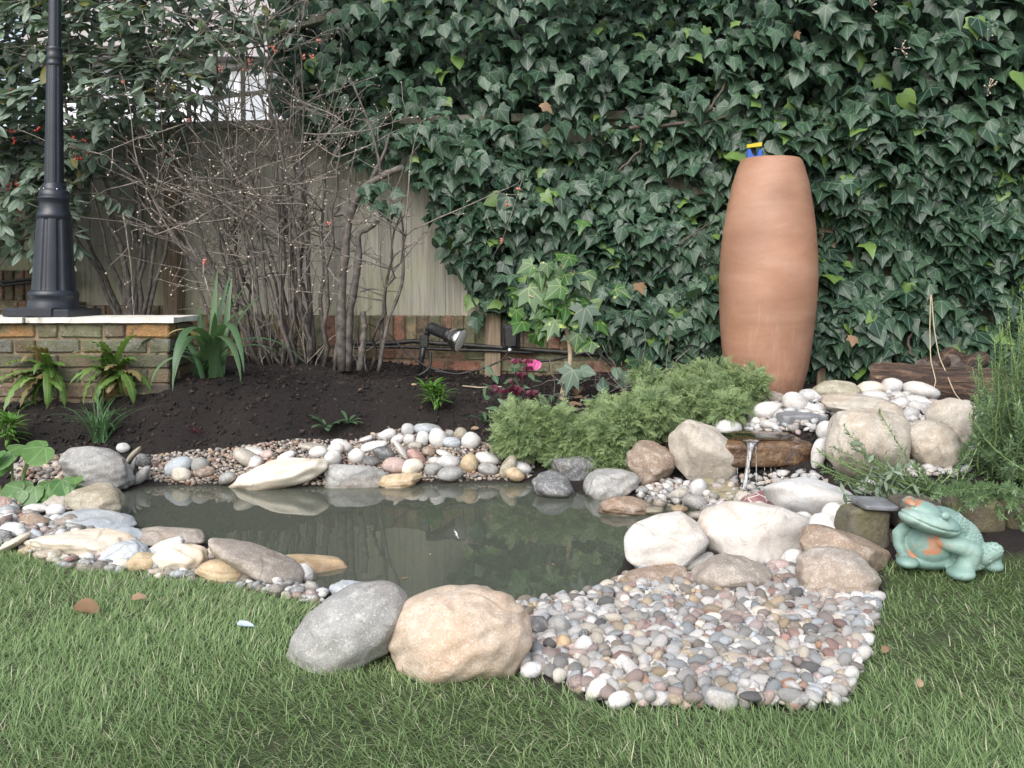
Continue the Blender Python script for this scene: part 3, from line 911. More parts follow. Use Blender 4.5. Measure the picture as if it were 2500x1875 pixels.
# ================================================================== STONES
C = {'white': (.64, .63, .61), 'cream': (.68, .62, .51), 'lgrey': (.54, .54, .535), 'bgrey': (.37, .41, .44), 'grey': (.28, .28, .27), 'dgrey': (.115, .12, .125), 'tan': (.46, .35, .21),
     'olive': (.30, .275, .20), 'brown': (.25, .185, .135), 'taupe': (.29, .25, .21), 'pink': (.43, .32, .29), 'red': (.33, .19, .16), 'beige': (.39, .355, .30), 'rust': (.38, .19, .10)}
_rk = [100]
def rock(name, box, color, label, cat='boulder', group=None, tilt=0, deep=.85, sub=5, rough=.12, cuts=7, back=.55, mat=None, lift=0.0, zmin=0.0, y=None, seed=None, sit=False, skew=0.0, taper=0.0):
    u0, v0, u1, v1 = box
    _rk[0] += 1
    sd_ = seed or _rk[0]
    uc = (u0 + u1) / 2
    if y is None:
        g = on_ground([uc], [v1], zmin)[0]
        y0 = g[1]
    else:
        y0 = y
    g_ = .04 if cat == 'boulder' else .03
    u0, u1, v0 = u0 - (u1 - u0) * g_, u1 + (u1 - u0) * g_, v0 - (v1 - v0) * .02
    v1 = v1 + (v1 - v0) * .06
    w = (u1 - u0) / F_PX * y0
    ry = w / 2 * deep
    hpx = (v1 - v0)
    ry = min(ry, hpx / F_PX * y0 * 1.1)
    yc = y0 + ry * back
    rx = (u1 - u0) / 2 / F_PX * yc
    hh = hpx / 2 / F_PX * yc
    s_ = (EYE - .1) / yc
    rz = math.sqrt(max(hh * hh - (ry * s_ * .8) ** 2, (hh * .5) ** 2)) * 1.06
    c = at_depth(uc, (v0 + v1) / 2, yc)
    c[2] += lift
    V, T = rock_shape(sd_, sub, rough, cuts)
    if sit:
        zz2 = np.clip(-V[:, 2], 0, .98)
        V[:, :2] *= np.minimum(np.sqrt((1 - .35 * zz2 ** 2) / (1.03 - zz2 ** 2)), 1.9)[:, None] * (1 - .0 * zz2)[:, None]
        V[:, :2] /= np.abs(V[:, :2]).max(0)
    if taper:
        V[:, :2] *= (1 + taper * V[:, 2])[:, None]
        V[:, :2] /= np.abs(V[:, :2]).max(0)
    V = V * np.array([rx, ry, rz])
    V[:, 0] += skew * V[:, 2]
    if skew: V[:, 0] *= rx / (np.ptp(V[:, 0]) / 2)
    if tilt:
        # the box is the outline of the tilted stone: tilt in the x-z plane, then fit again
        a = R(tilt)
        l_, m_ = max(rx, rz), min(rx, rz)
        ca, sa = abs(math.cos(a)), abs(math.sin(a))
        den = ca ** 2 - sa ** 2
        if abs(den) > .15:
            A2, B2 = (rx ** 2 * ca ** 2 - rz ** 2 * sa ** 2) / den, (rz ** 2 * ca ** 2 - rx ** 2 * sa ** 2) / den
            A2, B2 = max(A2, (rx * .3) ** 2), max(B2, (min(rx, rz) * .35) ** 2)
            V = V / np.array([rx, 1, rz]) * np.array([math.sqrt(A2), 1, math.sqrt(B2)])
        x_, z_ = V[:, 0] * math.cos(a) - V[:, 2] * math.sin(a), V[:, 0] * math.sin(a) + V[:, 2] * math.cos(a)
        V = np.stack([x_, V[:, 1], z_], -1)
        V[:, 0] *= rx / (np.ptp(V[:, 0]) / 2)
        V[:, 2] *= rz / (np.ptp(V[:, 2]) / 2)
    o = obj(name, mesh_np(name, V, T), mat or MAT['stone'], None, tuple(c), C[color] if isinstance(color, str) else color)
    tag(o, label, cat, group)
    return o

BOULDERS = [
    ((152, 1090, 312, 1198), 'grey', 'large smooth grey boulder at the far left corner of the pond', 0, {}),
    ((570, 1117, 795, 1192), 'cream', 'cream wedge shaped boulder tapering left into the far waterline', 12, dict(deep=.6)),
    ((790, 1133, 948, 1190), 'grey', 'flat blue grey boulder at the far waterline beside the cream wedge', 0, dict(deep=.6)),
    ((926, 1153, 1030, 1188), 'tan', 'low tan stone half under water below the far cobble pile', 0, {}),
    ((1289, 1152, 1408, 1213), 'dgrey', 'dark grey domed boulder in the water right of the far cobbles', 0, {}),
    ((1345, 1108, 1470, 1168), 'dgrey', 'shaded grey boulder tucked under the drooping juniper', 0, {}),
    ((1428, 1145, 1561, 1210), 'grey', 'grey flat topped boulder at the waterline below the juniper', 8, {}),
    ((1535, 1080, 1648, 1187), 'brown', 'rounded brown boulder below the juniper, left of the tall pale one', 25, dict(lift=.0)),
    ((1641, 1030, 1803, 1182), (.40, .36, .30), 'tall pale flat topped boulder beside the waterfall slab', 0, dict(deep=.6, cuts=5, rough=.10, seed=313, sit=False, taper=.28, skew=-.15)),
    ((1463, 1210, 1588, 1254), 'brown', 'flat brown boulder half submerged at the stream mouth', 0, {}),
    ((1526, 1253, 1722, 1386), (.53, .51, .48), 'white boulder sloping into the pond, left of its larger twin', 0, dict(deep=.7, sit=True, skew=.55, cuts=4, rough=.08)),
    ((1703, 1226, 1982, 1370), (.53, .495, .455), 'largest white boulder, on the right shore of the pond', 0, dict(deep=.7, sit=True, skew=-.25, cuts=4, rough=.08)),
    ((1497, 1380, 1678, 1430), 'brown', 'brown submerged stone at the edge of the pebble beach', 6, {}),
    ((1690, 1353, 1880, 1446), 'taupe', 'taupe lumpy boulder at the top of the pebble beach', -6, {}),
    ((1955, 1286, 2172, 1400), 'brown', 'broad brown boulder leaning behind the front right one', -20, dict(deep=.6)),
    ((1939, 1342, 2156, 1462), 'taupe', 'speckled brown grey boulder at the right end of the pebble beach', -4, {}),
    ((1874, 1169, 2106, 1262), 'lgrey', 'wide pale grey boulder below the waterfall', -6, dict(deep=.6)),
    ((1785, 1198, 1850, 1240), 'beige', 'small beige stone beside the red veined one', 0, {}),
    ((2013, 1002, 2214, 1165), 'beige', 'big rounded tan boulder right of the waterfall slab', -10, dict(deep=.7)),
    ((2200, 1028, 2346, 1142), 'beige', 'pale boulder with dark blotches behind the rosemary sprigs', -22, {}),
    ((2265, 972, 2391, 1084), 'beige', 'pale boulder furthest right, in front of the log', -24, {}),
    ((2013, 964, 2206, 1030), 'beige', 'flat beige boulder lying on top of the waterfall mound', -8, {}),
    ((1990, 928, 2098, 978), 'olive', 'olive grey boulder at the back of the mound below the ivy', 0, {}),
    ((1868, 956, 1916, 990), 'taupe', 'small taupe stone at the foot of the urn', 0, {}),
    ((171, 1182, 299, 1258), 'olive', 'olive grey boulder behind the marsh plant on the left shore', -10, {}),
    ((106, 1205, 200, 1240), 'beige', 'beige stone under the marsh plant leaves', 0, {}),
    ((152, 1243, 322, 1298), 'bgrey', 'blue grey angular stone dipping into the left end of the pond', -12, dict(cuts=9)),
    ((-40, 1214, 26, 1254), 'pink', 'pinkish stone cut off by the left edge of the picture', 0, {}),
    ((66, 1294, 318, 1358), 'cream', 'long cream stone lying along the left shore', -3, dict(deep=.5)),
    ((269, 1288, 356, 1328), 'bgrey', 'small blue green slab between the long cream and the taupe stone', -10, dict(cuts=9)),
    ((316, 1286, 505, 1332), 'taupe', 'long taupe stone with its tip in the pond', -4, dict(deep=.5)),
    ((247, 1324, 360, 1382), 'bgrey', 'pale blue white stone among the left shore pebbles', 5, {}),
    ((356, 1313, 446, 1357), 'white', 'white elongated stone pointing at the pond from the left shore', 18, {}),
    ((377, 1324, 504, 1400), 'cream', 'rounded cream boulder at the lawn edge, left shore', 0, {}),
    ((308, 1350, 388, 1398), 'tan', 'cream and tan stone touching the lawn beside the rounded cream boulder', 10, {}),
    ((83, 1340, 148, 1372), 'beige', 'beige flat stone on the left lawn edge below the long cream one', 0, {}),
    ((485, 1360, 594, 1424), 'tan', 'orange tan stone at the lawn edge beside the grey slab', -14, {}),
    ((516, 1318, 732, 1424), 'taupe', 'large grey brown slab sloping into the near left pond edge', -22, dict(deep=.7, cuts=7)),
    ((660, 1350, 862, 1412), 'tan', 'yellowish boulder just breaking the water near the left shore', -4, dict(lift=-.01, y=2.55)),
    ((703, 1375, 770, 1416), 'lgrey', 'pale grey stone lying in the shallow water near the left shore', -5, {}),
    ((803, 1412, 896, 1456), 'bgrey', 'blue grey cobble behind the front grey boulder', 0, {}),
    ((701, 1424, 1009, 1640), 'grey', 'large grey boulder on the front lawn, left of the tan one', 0, dict(deep=.75, seed=171, cuts=3, rough=.06, y=1.83, skew=.62, sit=True)),
    ((956, 1430, 1288, 1656), (.455, .36, .275), 'largest tan boulder on the front lawn with pale crust', -4, dict(deep=.8, seed=173, cuts=3, rough=.06, y=1.80, sit=True)),
    ((1985, 1290, 2004, 1320), 'white', 'tiny white stone wedged behind the broad brown boulder', 0, {}),
    ((870, 1462, 1010, 1510), 'brown', 'brown submerged stone behind the two front boulders', 0, dict(y=2.05)),
]
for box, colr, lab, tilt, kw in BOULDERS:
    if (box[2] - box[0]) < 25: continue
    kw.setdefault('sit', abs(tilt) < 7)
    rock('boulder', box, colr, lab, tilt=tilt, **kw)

# named cobbles, by shore and colour (look-alikes share a label and a group)
WORD = {'white': 'white', 'cream': 'cream', 'lgrey': 'light grey', 'bgrey': 'blue grey', 'grey': 'mid grey', 'dgrey': 'dark grey', 'tan': 'tan', 'olive': 'olive', 'brown': 'brown',
        'taupe': 'taupe', 'pink': 'pinkish', 'red': 'brick red', 'beige': 'beige', 'rust': 'rust orange'}
ORD = ['leftmost', 'second from left', 'third from left', 'fourth from left', 'fifth from left', 'sixth from left', 'seventh from left', 'eighth from left', 'ninth from left', 'tenth from left', 'eleventh from left', 'twelfth from left',
       'thirteenth from left', 'fourteenth from left', 'fifteenth from left', 'sixteenth from left', 'seventeenth from left', 'eighteenth from left', 'nineteenth from left', 'twentieth from left']
def cobbles(items, kind, where, group, mul=1.0, **kw):
    by = {}
    for it in items: by.setdefault(it[4], []).append(it)
    for cc, its in by.items():
        its.sort(key=lambda q: q[0] + q[2])
        for q, (u0, v0, u1, v1, _, tl) in enumerate(its):
            lab = f'{ORD[q]} of the {WORD[cc]} {kind}s {where}' if len(its) > 1 else f'the only {WORD[cc]} {kind} {where}'
            rock('cobble', (u0, v0, u1, v1), np.array(C[cc]) * rng.uniform(.93, 1.09) * mul, lab, 'cobble', f'{WORD[cc]} {group}' if len(its) > 1 else None, tilt=tl, deep=.8, sub=3, **kw)
FAR = [(307, 1095, 345, 1136, 'olive', -40), (332, 1112, 366, 1148, 'dgrey', 45), (309, 1123, 333, 1178, 'grey', 70), (326, 1144, 366, 1186, 'grey', 50), (285, 1086, 316, 1108, 'white', 0),
       (402, 1122, 468, 1165, 'bgrey', 20), (467, 1122, 509, 1156, 'grey', 0), (421, 1145, 465, 1178, 'cream', -15), (478, 1143, 525, 1170, 'brown', 0), (535, 1157, 574, 1186, 'grey', 20),
       (570, 1098, 634, 1142, 'beige', -30), (598, 1095, 648, 1116, 'white', -15), (603, 1118, 641, 1146, 'white', 0), (730, 1086, 799, 1105, 'beige', -8), (755, 1094, 799, 1122, 'white', 5),
       (796, 1087, 838, 1118, 'white', 20), (809, 1076, 860, 1108, 'white', -20), (790, 1104, 832, 1142, 'white', 15), (850, 1099, 891, 1135, 'white', 0), (876, 1067, 911, 1084, 'lgrey', 20),
       (923, 1051, 967, 1079, 'white', 12), (882, 1080, 946, 1106, 'white', 12), (910, 1096, 962, 1128, 'dgrey', -10), (886, 1119, 929, 1142, 'dgrey', 0), (961, 1078, 1000, 1128, 'white', -55),
       (935, 1122, 993, 1162, 'pink', 0), (994, 1100, 1039, 1138, 'red', -40), (977, 1125, 1033, 1163, 'cream', 12), (980, 1038, 1012, 1069, 'lgrey', 0), (1011, 1038, 1077, 1068, 'bgrey', -5),
       (1015, 1057, 1047, 1094, 'white', 70), (1048, 1051, 1090, 1095, 'white', 48), (1081, 1071, 1126, 1097, 'bgrey', -10), (1108, 1048, 1142, 1082, 'olive', 0), (1087, 1054, 1110, 1074, 'grey', 0),
       (1127, 1060, 1174, 1101, 'white', 8), (954, 1065, 986, 1089, 'white', 25), (985, 1064, 1014, 1090, 'lgrey', 10), (996, 1083, 1030, 1103, 'beige', 0), (1068, 1116, 1126, 1146, 'lgrey', -6),
       (1065, 1102, 1107, 1122, 'white', -20), (1029, 1095, 1063, 1120, 'brown', 0), (1125, 1114, 1167, 1158, 'tan', 80), (1159, 1108, 1221, 1141, 'white', -12), (1168, 1133, 1215, 1166, 'grey', -8),
       (1037, 1135, 1079, 1165, 'grey', 0), (1067, 1144, 1131, 1178, 'grey', 8), (1046, 1120, 1079, 1142, 'lgrey', 0), (1220, 1117, 1262, 1170, 'olive', 60), (1244, 1128, 1297, 1161, 'lgrey', -20),
       (1234, 1146, 1281, 1178, 'tan', -24), (1268, 1116, 1299, 1143, 'taupe', 0), (637, 1103, 668, 1124, 'pink', 10), (676, 1106, 720, 1133, 'white', 25), (646, 1126, 680, 1146, 'rust', 10)]
cobbles(FAR, 'rounded cobble', 'in the far shore edging', 'cobbles on the far shore', .86, rough=.05, cuts=2, lift=.008)
MOUND = [(1744, 1024, 1810, 1068, 'white', 5), (1911, 957, 1970, 1008, 'white', -35), (1952, 951, 2013, 986, 'lgrey', -10), (1838, 981, 1909, 1024, 'white', 15), (1966, 986, 2026, 1008, 'white', 0),
         (2021, 950, 2079, 978, 'white', -8), (2093, 931, 2154, 964, 'cream', 8), (2151, 924, 2206, 962, 'lgrey', 0), (2107, 953, 2165, 981, 'white', -8), (2207, 932, 2289, 975, 'white', -16),
         (2195, 929, 2225, 946, 'lgrey', 0), (2165, 956, 2212, 976, 'lgrey', 0), (2178, 970, 2219, 997, 'lgrey', 12), (2211, 964, 2272, 991, 'white', -12), (2218, 980, 2264, 1010, 'lgrey', -12),
         (2202, 994, 2242, 1028, 'lgrey', 20), (2265, 994, 2307, 1038, 'white', -35), (1890, 1003, 1924, 1027, 'white', 0), (1856, 1025, 1904, 1052, 'lgrey', -18), (1834, 1018, 1858, 1041, 'white', 0),
         (1994, 1029, 2041, 1076, 'white', 45), (1981, 1073, 2016, 1142, 'white', 80), (1971, 1154, 2003, 1172, 'white', 0), (2078, 975, 2110, 993, 'white', 0), (2140, 980, 2180, 1000, 'cream', 0)]
cobbles(MOUND, 'smooth cobble', 'on the waterfall mound', 'cobbles on the waterfall mound', .82, rough=.05, cuts=2)
RIGHT = [(2064, 1217, 2118, 1253, 'white', 0), (2006, 1227, 2070, 1285, 'white', -20), (1975, 1252, 2061, 1300, 'white', 5), (1936, 1250, 1984, 1282, 'white', 0), (1946, 1283, 2000, 1342, 'lgrey', 50),
         (2001, 1283, 2054, 1309, 'white', 0), (2069, 1247, 2090, 1292, 'lgrey', 80), (1906, 1339, 1964, 1390, 'white', 35), (1876, 1366, 1941, 1399, 'pink', 0), (1668, 1350, 1742, 1392, 'grey', 25),
         (2094, 1171, 2152, 1207, 'white', -10)]
cobbles(RIGHT, 'cobble', 'between the right shore boulders', 'cobbles on the right shore', .88, rough=.05, cuts=2)
STREAM = [(1684, 1171, 1726, 1213, 'lgrey', 60), (1551, 1187, 1582, 1208, 'grey', 0), (1635, 1190, 1680, 1222, 'beige', 0), (1667, 1207, 1727, 1245, 'grey', -12), (1711, 1231, 1768, 1257, 'grey', 0),
          (1594, 1219, 1628, 1243, 'taupe', 0), (1570, 1237, 1620, 1257, 'olive', 0), (1637, 1234, 1680, 1250, 'tan', 0), (1628, 1252, 1672, 1270, 'olive', 0), (1680, 1248, 1730, 1268, 'taupe', 0), (1590, 1258, 1630, 1274, 'taupe', 0)]
cobbles(STREAM, 'wet cobble', 'in the shallows below the waterfall', 'cobbles in the shallows', .85, rough=.05, cuts=2)
LEFT = [(57, 1231, 115, 1254, 'white', 0), (112, 1231, 156, 1260, 'white', 0), (46, 1252, 124, 1290, 'brown', -5), (130, 1257, 197, 1295, 'taupe', 0), (6, 1253, 42, 1279, 'lgrey', 0), (-10, 1276, 58, 1313, 'white', 10),
        (-12, 1301, 74, 1352, 'cream', 30), (117, 1257, 153, 1282, 'white', 0), (275, 1366, 314, 1395, 'cream', 0), (78, 1278, 108, 1299, 'lgrey', 20), (183, 1349, 229, 1372, 'lgrey', 0), (440, 1340, 475, 1366, 'beige', 0), (497, 1340, 524, 1372, 'cream', 0)]
cobbles(LEFT, 'cobble', 'among the left shore stones', 'cobbles on the left shore', rough=.06, cuts=3)
BEACH = [(1263, 1503, 1340, 1560, 'dgrey', 0), (1336, 1503, 1394, 1560, 'grey', 0), (1320, 1545, 1362, 1579, 'lgrey', 0), (1355, 1552, 1397, 1593, 'tan', -20), (1401, 1552, 1447, 1606, 'lgrey', 70),
         (1762, 1593, 1854, 1636, 'beige', -8), (1271, 1616, 1326, 1655, 'lgrey', 10), (1722, 1679, 1797, 1730, 'grey', -14), (1346, 1606, 1386, 1640, 'white', 0), (1500, 1600, 1550, 1645, 'white', -35),
         (1448, 1484, 1504, 1516, 'lgrey', 0), (1455, 1645, 1500, 1690, 'white', 0), (1485, 1686, 1540, 1730, 'white', 20), (1555, 1668, 1612, 1708, 'grey', 0), (1430, 1655, 1482, 1710, 'white', -40), (1995, 1435, 2040, 1475, 'taupe', 0),
         (1585, 1630, 1625, 1665, 'cream', 45), (1680, 1650, 1725, 1680, 'lgrey', 10), (2020, 1655, 2075, 1695, 'taupe', 0), (1985, 1650, 2040, 1690, 'lgrey', 30)]
cobbles(BEACH, 'larger stone', 'lying in the pebble beach', 'larger stones in the pebble beach', rough=.06, cuts=3)
rock('boulder', (1814, 1198, 1914, 1250), 'red', 'dark red boulder laced with white veins below the waterfall', mat=MAT['veined_rock'], cuts=2)

# ------------------------------------------------------------------ pebbles
PAL = [('white', .17), ('cream', .10), ('lgrey', .20), ('bgrey', .13), ('grey', .10), ('pink', .11), ('tan', .06), ('red', .04), ('rust', .025), ('taupe', .09), ('dgrey', .035)]
PALC = np.array([C[n] for n, _ in PAL])
PALW = np.array([w for _, w in PAL]); PALW /= PALW.sum()
def scatter(poly_px, r0, r1, n_try, layers=2, seed=1, near=None):
    r = np.random.default_rng(seed)
    poly = np.array(poly_px, float)
    u0, v0 = poly.min(0); u1, v1 = poly.max(0)
    out = []
    for ly in range(layers):
        u, v = r.uniform(u0, u1, n_try * 3), r.uniform(v0, v1, n_try * 3)
        # even spread over the ground, not over the picture
        keep = inside(poly, u, v) & (r.random(len(u)) < ((v0 - 700) / (v - 700)) ** 3)
        u, v = u[keep][:n_try], v[keep][:n_try]
        P = on_ground(u, v)
        rad = r0 + (r1 - r0) * r.random(len(P)) ** 2.4
        order = np.argsort(-rad)
        acc = []
        ax = np.empty((0, 3))
        for i in order:
            if len(acc):
                a = ax[:len(acc)]
                if (np.hypot(a[:, 0] - P[i, 0], a[:, 1] - P[i, 1]) < (a[:, 2] + rad[i]) * .80).any(): continue
            acc.append(i)
            ax = np.concatenate([ax[:len(acc) - 1], [[P[i, 0], P[i, 1], rad[i]]]])
        for i in acc:
            out.append((P[i, 0], P[i, 1], P[i, 2] + ly * r0 * .9 + rad[i] * .25, rad[i]))
    return np.array(out)
GR = {
 'beach': ([(1262, 1482), (1300, 1466), (1420, 1458), (1500, 1432), (1570, 1402), (1640, 1395), (1700, 1425), (1830, 1440), (1880, 1392), (1950, 1396), (1965, 1440), (2060, 1462), (2148, 1460), (2126, 1530), (2112, 1600), (2080, 1690), (2060, 1722), (1700, 1724), (1500, 1720), (1420, 1690), (1330, 1650), (1275, 1640), (1290, 1560)], .0070, .0205, 7500, 3),
 'far': ([(340, 1170), (345, 1120), (420, 1108), (560, 1098), (660, 1082), (740, 1076), (860, 1080), (960, 1050), (1120, 1062), (1230, 1100), (1300, 1118), (1300, 1172), (1030, 1176), (800, 1186), (560, 1184), (420, 1184)], .006, .013, 6500, 2),
 'farleft': ([(30, 1150), (60, 1120), (170, 1112), (170, 1170), (100, 1185), (40, 1180)], .009, .02, 300, 2),
 'left': ([(20, 1290), (60, 1262), (180, 1280), (240, 1290), (240, 1340), (300, 1380), (290, 1402), (160, 1392), (60, 1350)], .010, .024, 500, 2),
 'left2': ([(480, 1350), (560, 1395), (600, 1385), (690, 1425), (790, 1450), (790, 1475), (690, 1458), (600, 1438), (540, 1425)], .009, .022, 500, 2),
 'left3': ([(340, 1380), (430, 1375), (520, 1400), (500, 1418), (360, 1408)], .009, .02, 260, 2),
 'leftout': ([(-420, 1345), (-400, 1230), (-200, 1220), (40, 1225), (60, 1262), (20, 1290), (40, 1340)], .010, .030, 700, 2),
 'stream': ([(1560, 1215), (1600, 1180), (1660, 1175), (1740, 1215), (1790, 1250), (1720, 1268), (1640, 1250)], .009, .02, 500, 2),
 'mound': ([(1780, 1045), (1830, 1000), (1920, 975), (2060, 965), (2200, 955), (2280, 985), (2290, 1030), (2210, 1035), (2010, 1030), (1980, 1060), (1840, 1056)], .011, .026, 700, 2),
 'moundfoot': ([(2200, 1125), (2330, 1125), (2330, 1165), (2200, 1160)], .010, .022, 120, 1),
 'moundside': ([(1985, 1075), (2040, 1150), (2200, 1168), (2360, 1150), (2400, 1070), (2300, 1000), (2200, 1030)], .012, .028, 300, 1),
 'fallfoot': ([(1730, 1190), (1760, 1165), (1990, 1150), (2020, 1180), (1900, 1215), (1800, 1235)], .010, .024, 260, 1),
 'right': ([(1900, 1290), (2000, 1280), (2090, 1260), (2080, 1300), (1960, 1360), (1900, 1390), (1870, 1380)], .012, .026, 200, 1),
}
pebs = []
for qi, (nm, (poly, r0, r1, nt_, ly)) in enumerate(GR.items()):
    s_ = scatter(poly, r0, r1, nt_, ly, 40 + qi)
    pebs.append(np.c_[s_, np.full(len(s_), qi)])
pebs = np.concatenate(pebs)
Np = len(pebs)
cols = PALC[rng.choice(len(PAL), Np, p=PALW)] * rng.uniform(.50, 1.02, (Np, 1))
cols = cols + (cols.mean(1, keepdims=True) - cols) * rng.uniform(0, .4, (Np, 1))
nrm = unit(np.c_[rng.normal(0, .35, Np), rng.normal(0, .35, Np), np.ones(Np)])
ang = rng.uniform(0, 6.28, Np)
tv = np.c_[np.cos(ang), np.sin(ang), np.zeros(Np)]
PX, PY, PZ = frame_from(nrm, tv)
sc3 = pebs[:, 3:4] * np.c_[rng.uniform(.68, .98, Np), rng.uniform(.95, 1.5, Np), rng.uniform(.5, .9, Np)]
pm_hi = []
for q in range(10):
    V, T = rock_shape(900 + q, 2, .10, 1 + q % 5, .015)
    pm_hi.append(mesh_np('pebble', V, T))
# the 300 that show largest on the front beach are things; the rest is gravel
top = pebs[:, 2] - terrain(pebs[:, 0], pebs[:, 1])
front = np.where((pebs[:, 4] == 0))[0]
order = front[np.argsort(-(pebs[front, 3] / pebs[front, 1] + (top[front] > .014) * .012))][:300]
single = np.zeros(Np, bool)
single[order] = True
for i in order:
    o = obj('pebble', pm_hi[int(rng.integers(10))], MAT['stone'], color=np.clip(cols[i], 0, .8))
    set_axes(o, pebs[i, :3], PX[i], PY[i], PZ[i], sc3[i])
    tag(o, 'small rounded pebble of the front right pebble beach', 'pebble', 'pebbles of the front beach')
names = {0: ('mixed small pebbles filling the front right beach', 'gravel'), 1: ('fine mixed gravel between the far shore cobbles', 'gravel')}
for key, lab, sel in (('beach', 'mixed small pebbles filling the front right beach', pebs[:, 4] == 0), ('far', 'fine mixed gravel between the far shore cobbles', (pebs[:, 4] == 1) | (pebs[:, 4] == 2)),
                      ('left', 'mixed pebbles between the left shore stones and the lawn', (pebs[:, 4] >= 3) & (pebs[:, 4] <= 6)), ('mound', 'pale pebbles around the waterfall and right shore boulders', pebs[:, 4] >= 7)):
    idx = np.where(sel & ~single)[0]
    Vs, Ts, Cs, n0 = [], [], [], 0
    for q in range(6):
        ix = idx[q::6]
        V, T = rock_shape(950 + q, 1 if key != 'beach' else 2, .09, 1 + q % 4, .01)
        Vs.append(fuse(V, pebs[ix, :3], PX[ix], PY[ix], PZ[ix], sc3[ix]))
        Ts.append(rep(T, len(ix), len(V)) + n0)
        Cs.append(np.repeat(cols[ix], len(V), 0))
        n0 += len(ix) * len(V)
    cc = np.concatenate(Cs)
    if key == 'mound': cc = cc * .7 + .14
    if key == 'far': cc = cc * np.array([.74, .65, .58])
    tag(obj('gravel', mesh_np('gravel', np.concatenate(Vs), np.concatenate(Ts), col=np.clip(cc, .02, .8)), MAT['pebble']), lab, None, kind='stuff')

# ------------------------------------------------------------------ waterfall
SY = 3.50
def rough_block(name, x0, x1, y0, y1, z0, z1, seed, mat, label=None, cat=None, amp=.02, color=None, sub=5, parent=None, rot=(0, 0, 0)):
    """a broken slab: a squared lump of rock with ragged faces"""
    V, T = ico(sub)
    p = np.sign(V) * np.abs(V) ** .32
    p /= np.abs(p).max(0)
    h = np.array([(x1 - x0) / 2, (y1 - y0) / 2, (z1 - z0) / 2])
    c = np.array([(x0 + x1) / 2, (y0 + y1) / 2, (z0 + z1) / 2])
    V = p * h
    V = V + unit(V) * (wave3(seed, 22)(V) * amp + wave3(seed + 1, 60)(V) * amp * .5)[:, None]
    o = obj(name, mesh_np(name, V, T), mat, parent, tuple(c), color)
    o.rotation_euler = rot
    if label: tag(o, label, cat)
    return o
xl, xr = (1759 - CX) / F_PX * SY, (1998 - CX) / F_PX * SY
rough_block('waterfall_slab', xl, xr, SY, SY + .34, .108, .224, 5, MAT['wet_rock'], 'wet rusty brown rock slab with water spilling over its lip', 'rock slab', .012)
rough_block('waterfall_slab', xl - .06, xr - .11, SY - .16, SY + .14, -.02, .055, 8, MAT['wet_pale_rock'], 'pale wet rock under the falling water', 'rock slab', .016, rot=(R(10), 0, 0))
rough_block('waterfall_slab', xl + .06, xr + .05, SY + .10, SY + .36, .02, .13, 18, MAT['wet_rock'], 'dark wet rock in the shade under the spill slab', 'rock slab', .014)
dsy = SY + .30
rough_block('waterfall_slab', (1915 - CX) / F_PX * dsy, (2032 - CX) / F_PX * dsy, dsy, dsy + .16, .225, .295, 12, MAT['slate'], 'dark slate slab lying on the back of the waterfall', 'rock slab', .008)
# film of water on the slab, the spill and the drips
wfall = thing('waterfall', 'thin stream of clear water pouring from the brown slab', 'waterfall', (0, 0, 0))
lip = at_depth(1838, 1082, SY - .005)
P_ = []
for t in np.linspace(0, 1, 16):
    P_.append((lip[0] - .040 * t - .020 * t * t, lip[1] + .03 - .11 * t ** .6, lip[2] + .008 - .205 * t ** 1.8))
P_ = np.array(P_)
wv_ = np.interp(np.linspace(0, 1, 16), [0, .12, .3, .6, 1], [.036, .022, .014, .010, .013])
V = np.concatenate([P_ - np.c_[wv_, np.zeros((16, 2))], P_ + np.c_[np.zeros(16), -wv_ * .5, np.zeros(16)], P_ + np.c_[wv_, np.zeros((16, 2))], P_ + np.c_[np.zeros(16), wv_ * .35, np.zeros(16)]])
q_ = np.arange(15)
Q_ = np.concatenate([np.stack([q_ + a * 16, q_ + b * 16, q_ + b * 16 + 1, q_ + a * 16 + 1], -1) for a, b in ((0, 1), (1, 2), (2, 3), (3, 0))])
obj('spill', mesh_np('spill', V, Q_), MAT['fall'], wfall)
for du, wd_ in ((-12, .0025), (12, .0025)):
    p = lip + np.array([du * .0012, .0, .006])
    t_ = np.linspace(0, 1, 9)[:, None]
    q0 = p + np.concatenate([-.012 * t_ - .02 * t_ ** 2 * (du < 0), .03 - (.09 - abs(du) * .001) * t_ ** .6, -.2 * t_ ** 1.8], 1)
    MB().add(*tube(q0, np.linspace(wd_, wd_ * .45, 9), 6)).build('strand', MAT['fall'], wfall)
splash = MB()
for _ in range(70):
    a_, r_ = rng.uniform(0, 6.28), rng.random() ** .7 * .05
    splash.add(ico(1)[0] * rng.uniform(.0012, .0035) + P_[-1] + np.array([math.cos(a_) * r_, math.sin(a_) * r_ - .01, rng.random() ** 2 * .035]), ico(1)[1])
tag(splash.build('splash', MAT['fall'], wfall), kind='stuff')
for du in (-62, -48, 18, 34, 44, 60, 72, 84, 95):
    p = at_depth(1848 + du, 1138, SY + .015)
    L = rng.uniform(.03, .075)
    MB().add(*tube([p, p - np.array([0, .004, L * .5]), p - np.array([0, .006, L])], [.0024, .0012, .0018], 6)).build('drip', MAT['fall'], wfall)
# a skin of water on the slab top
sv, st_ = ico(3)
sv = sv * np.array([.17, .12, .004]) + np.array([(xl + xr) / 2 - .01, SY + .15, .2285])
obj('water_film', mesh_np('water_film', sv * np.array([1, 1, 1.0]), st_), MAT['film'], wfall)

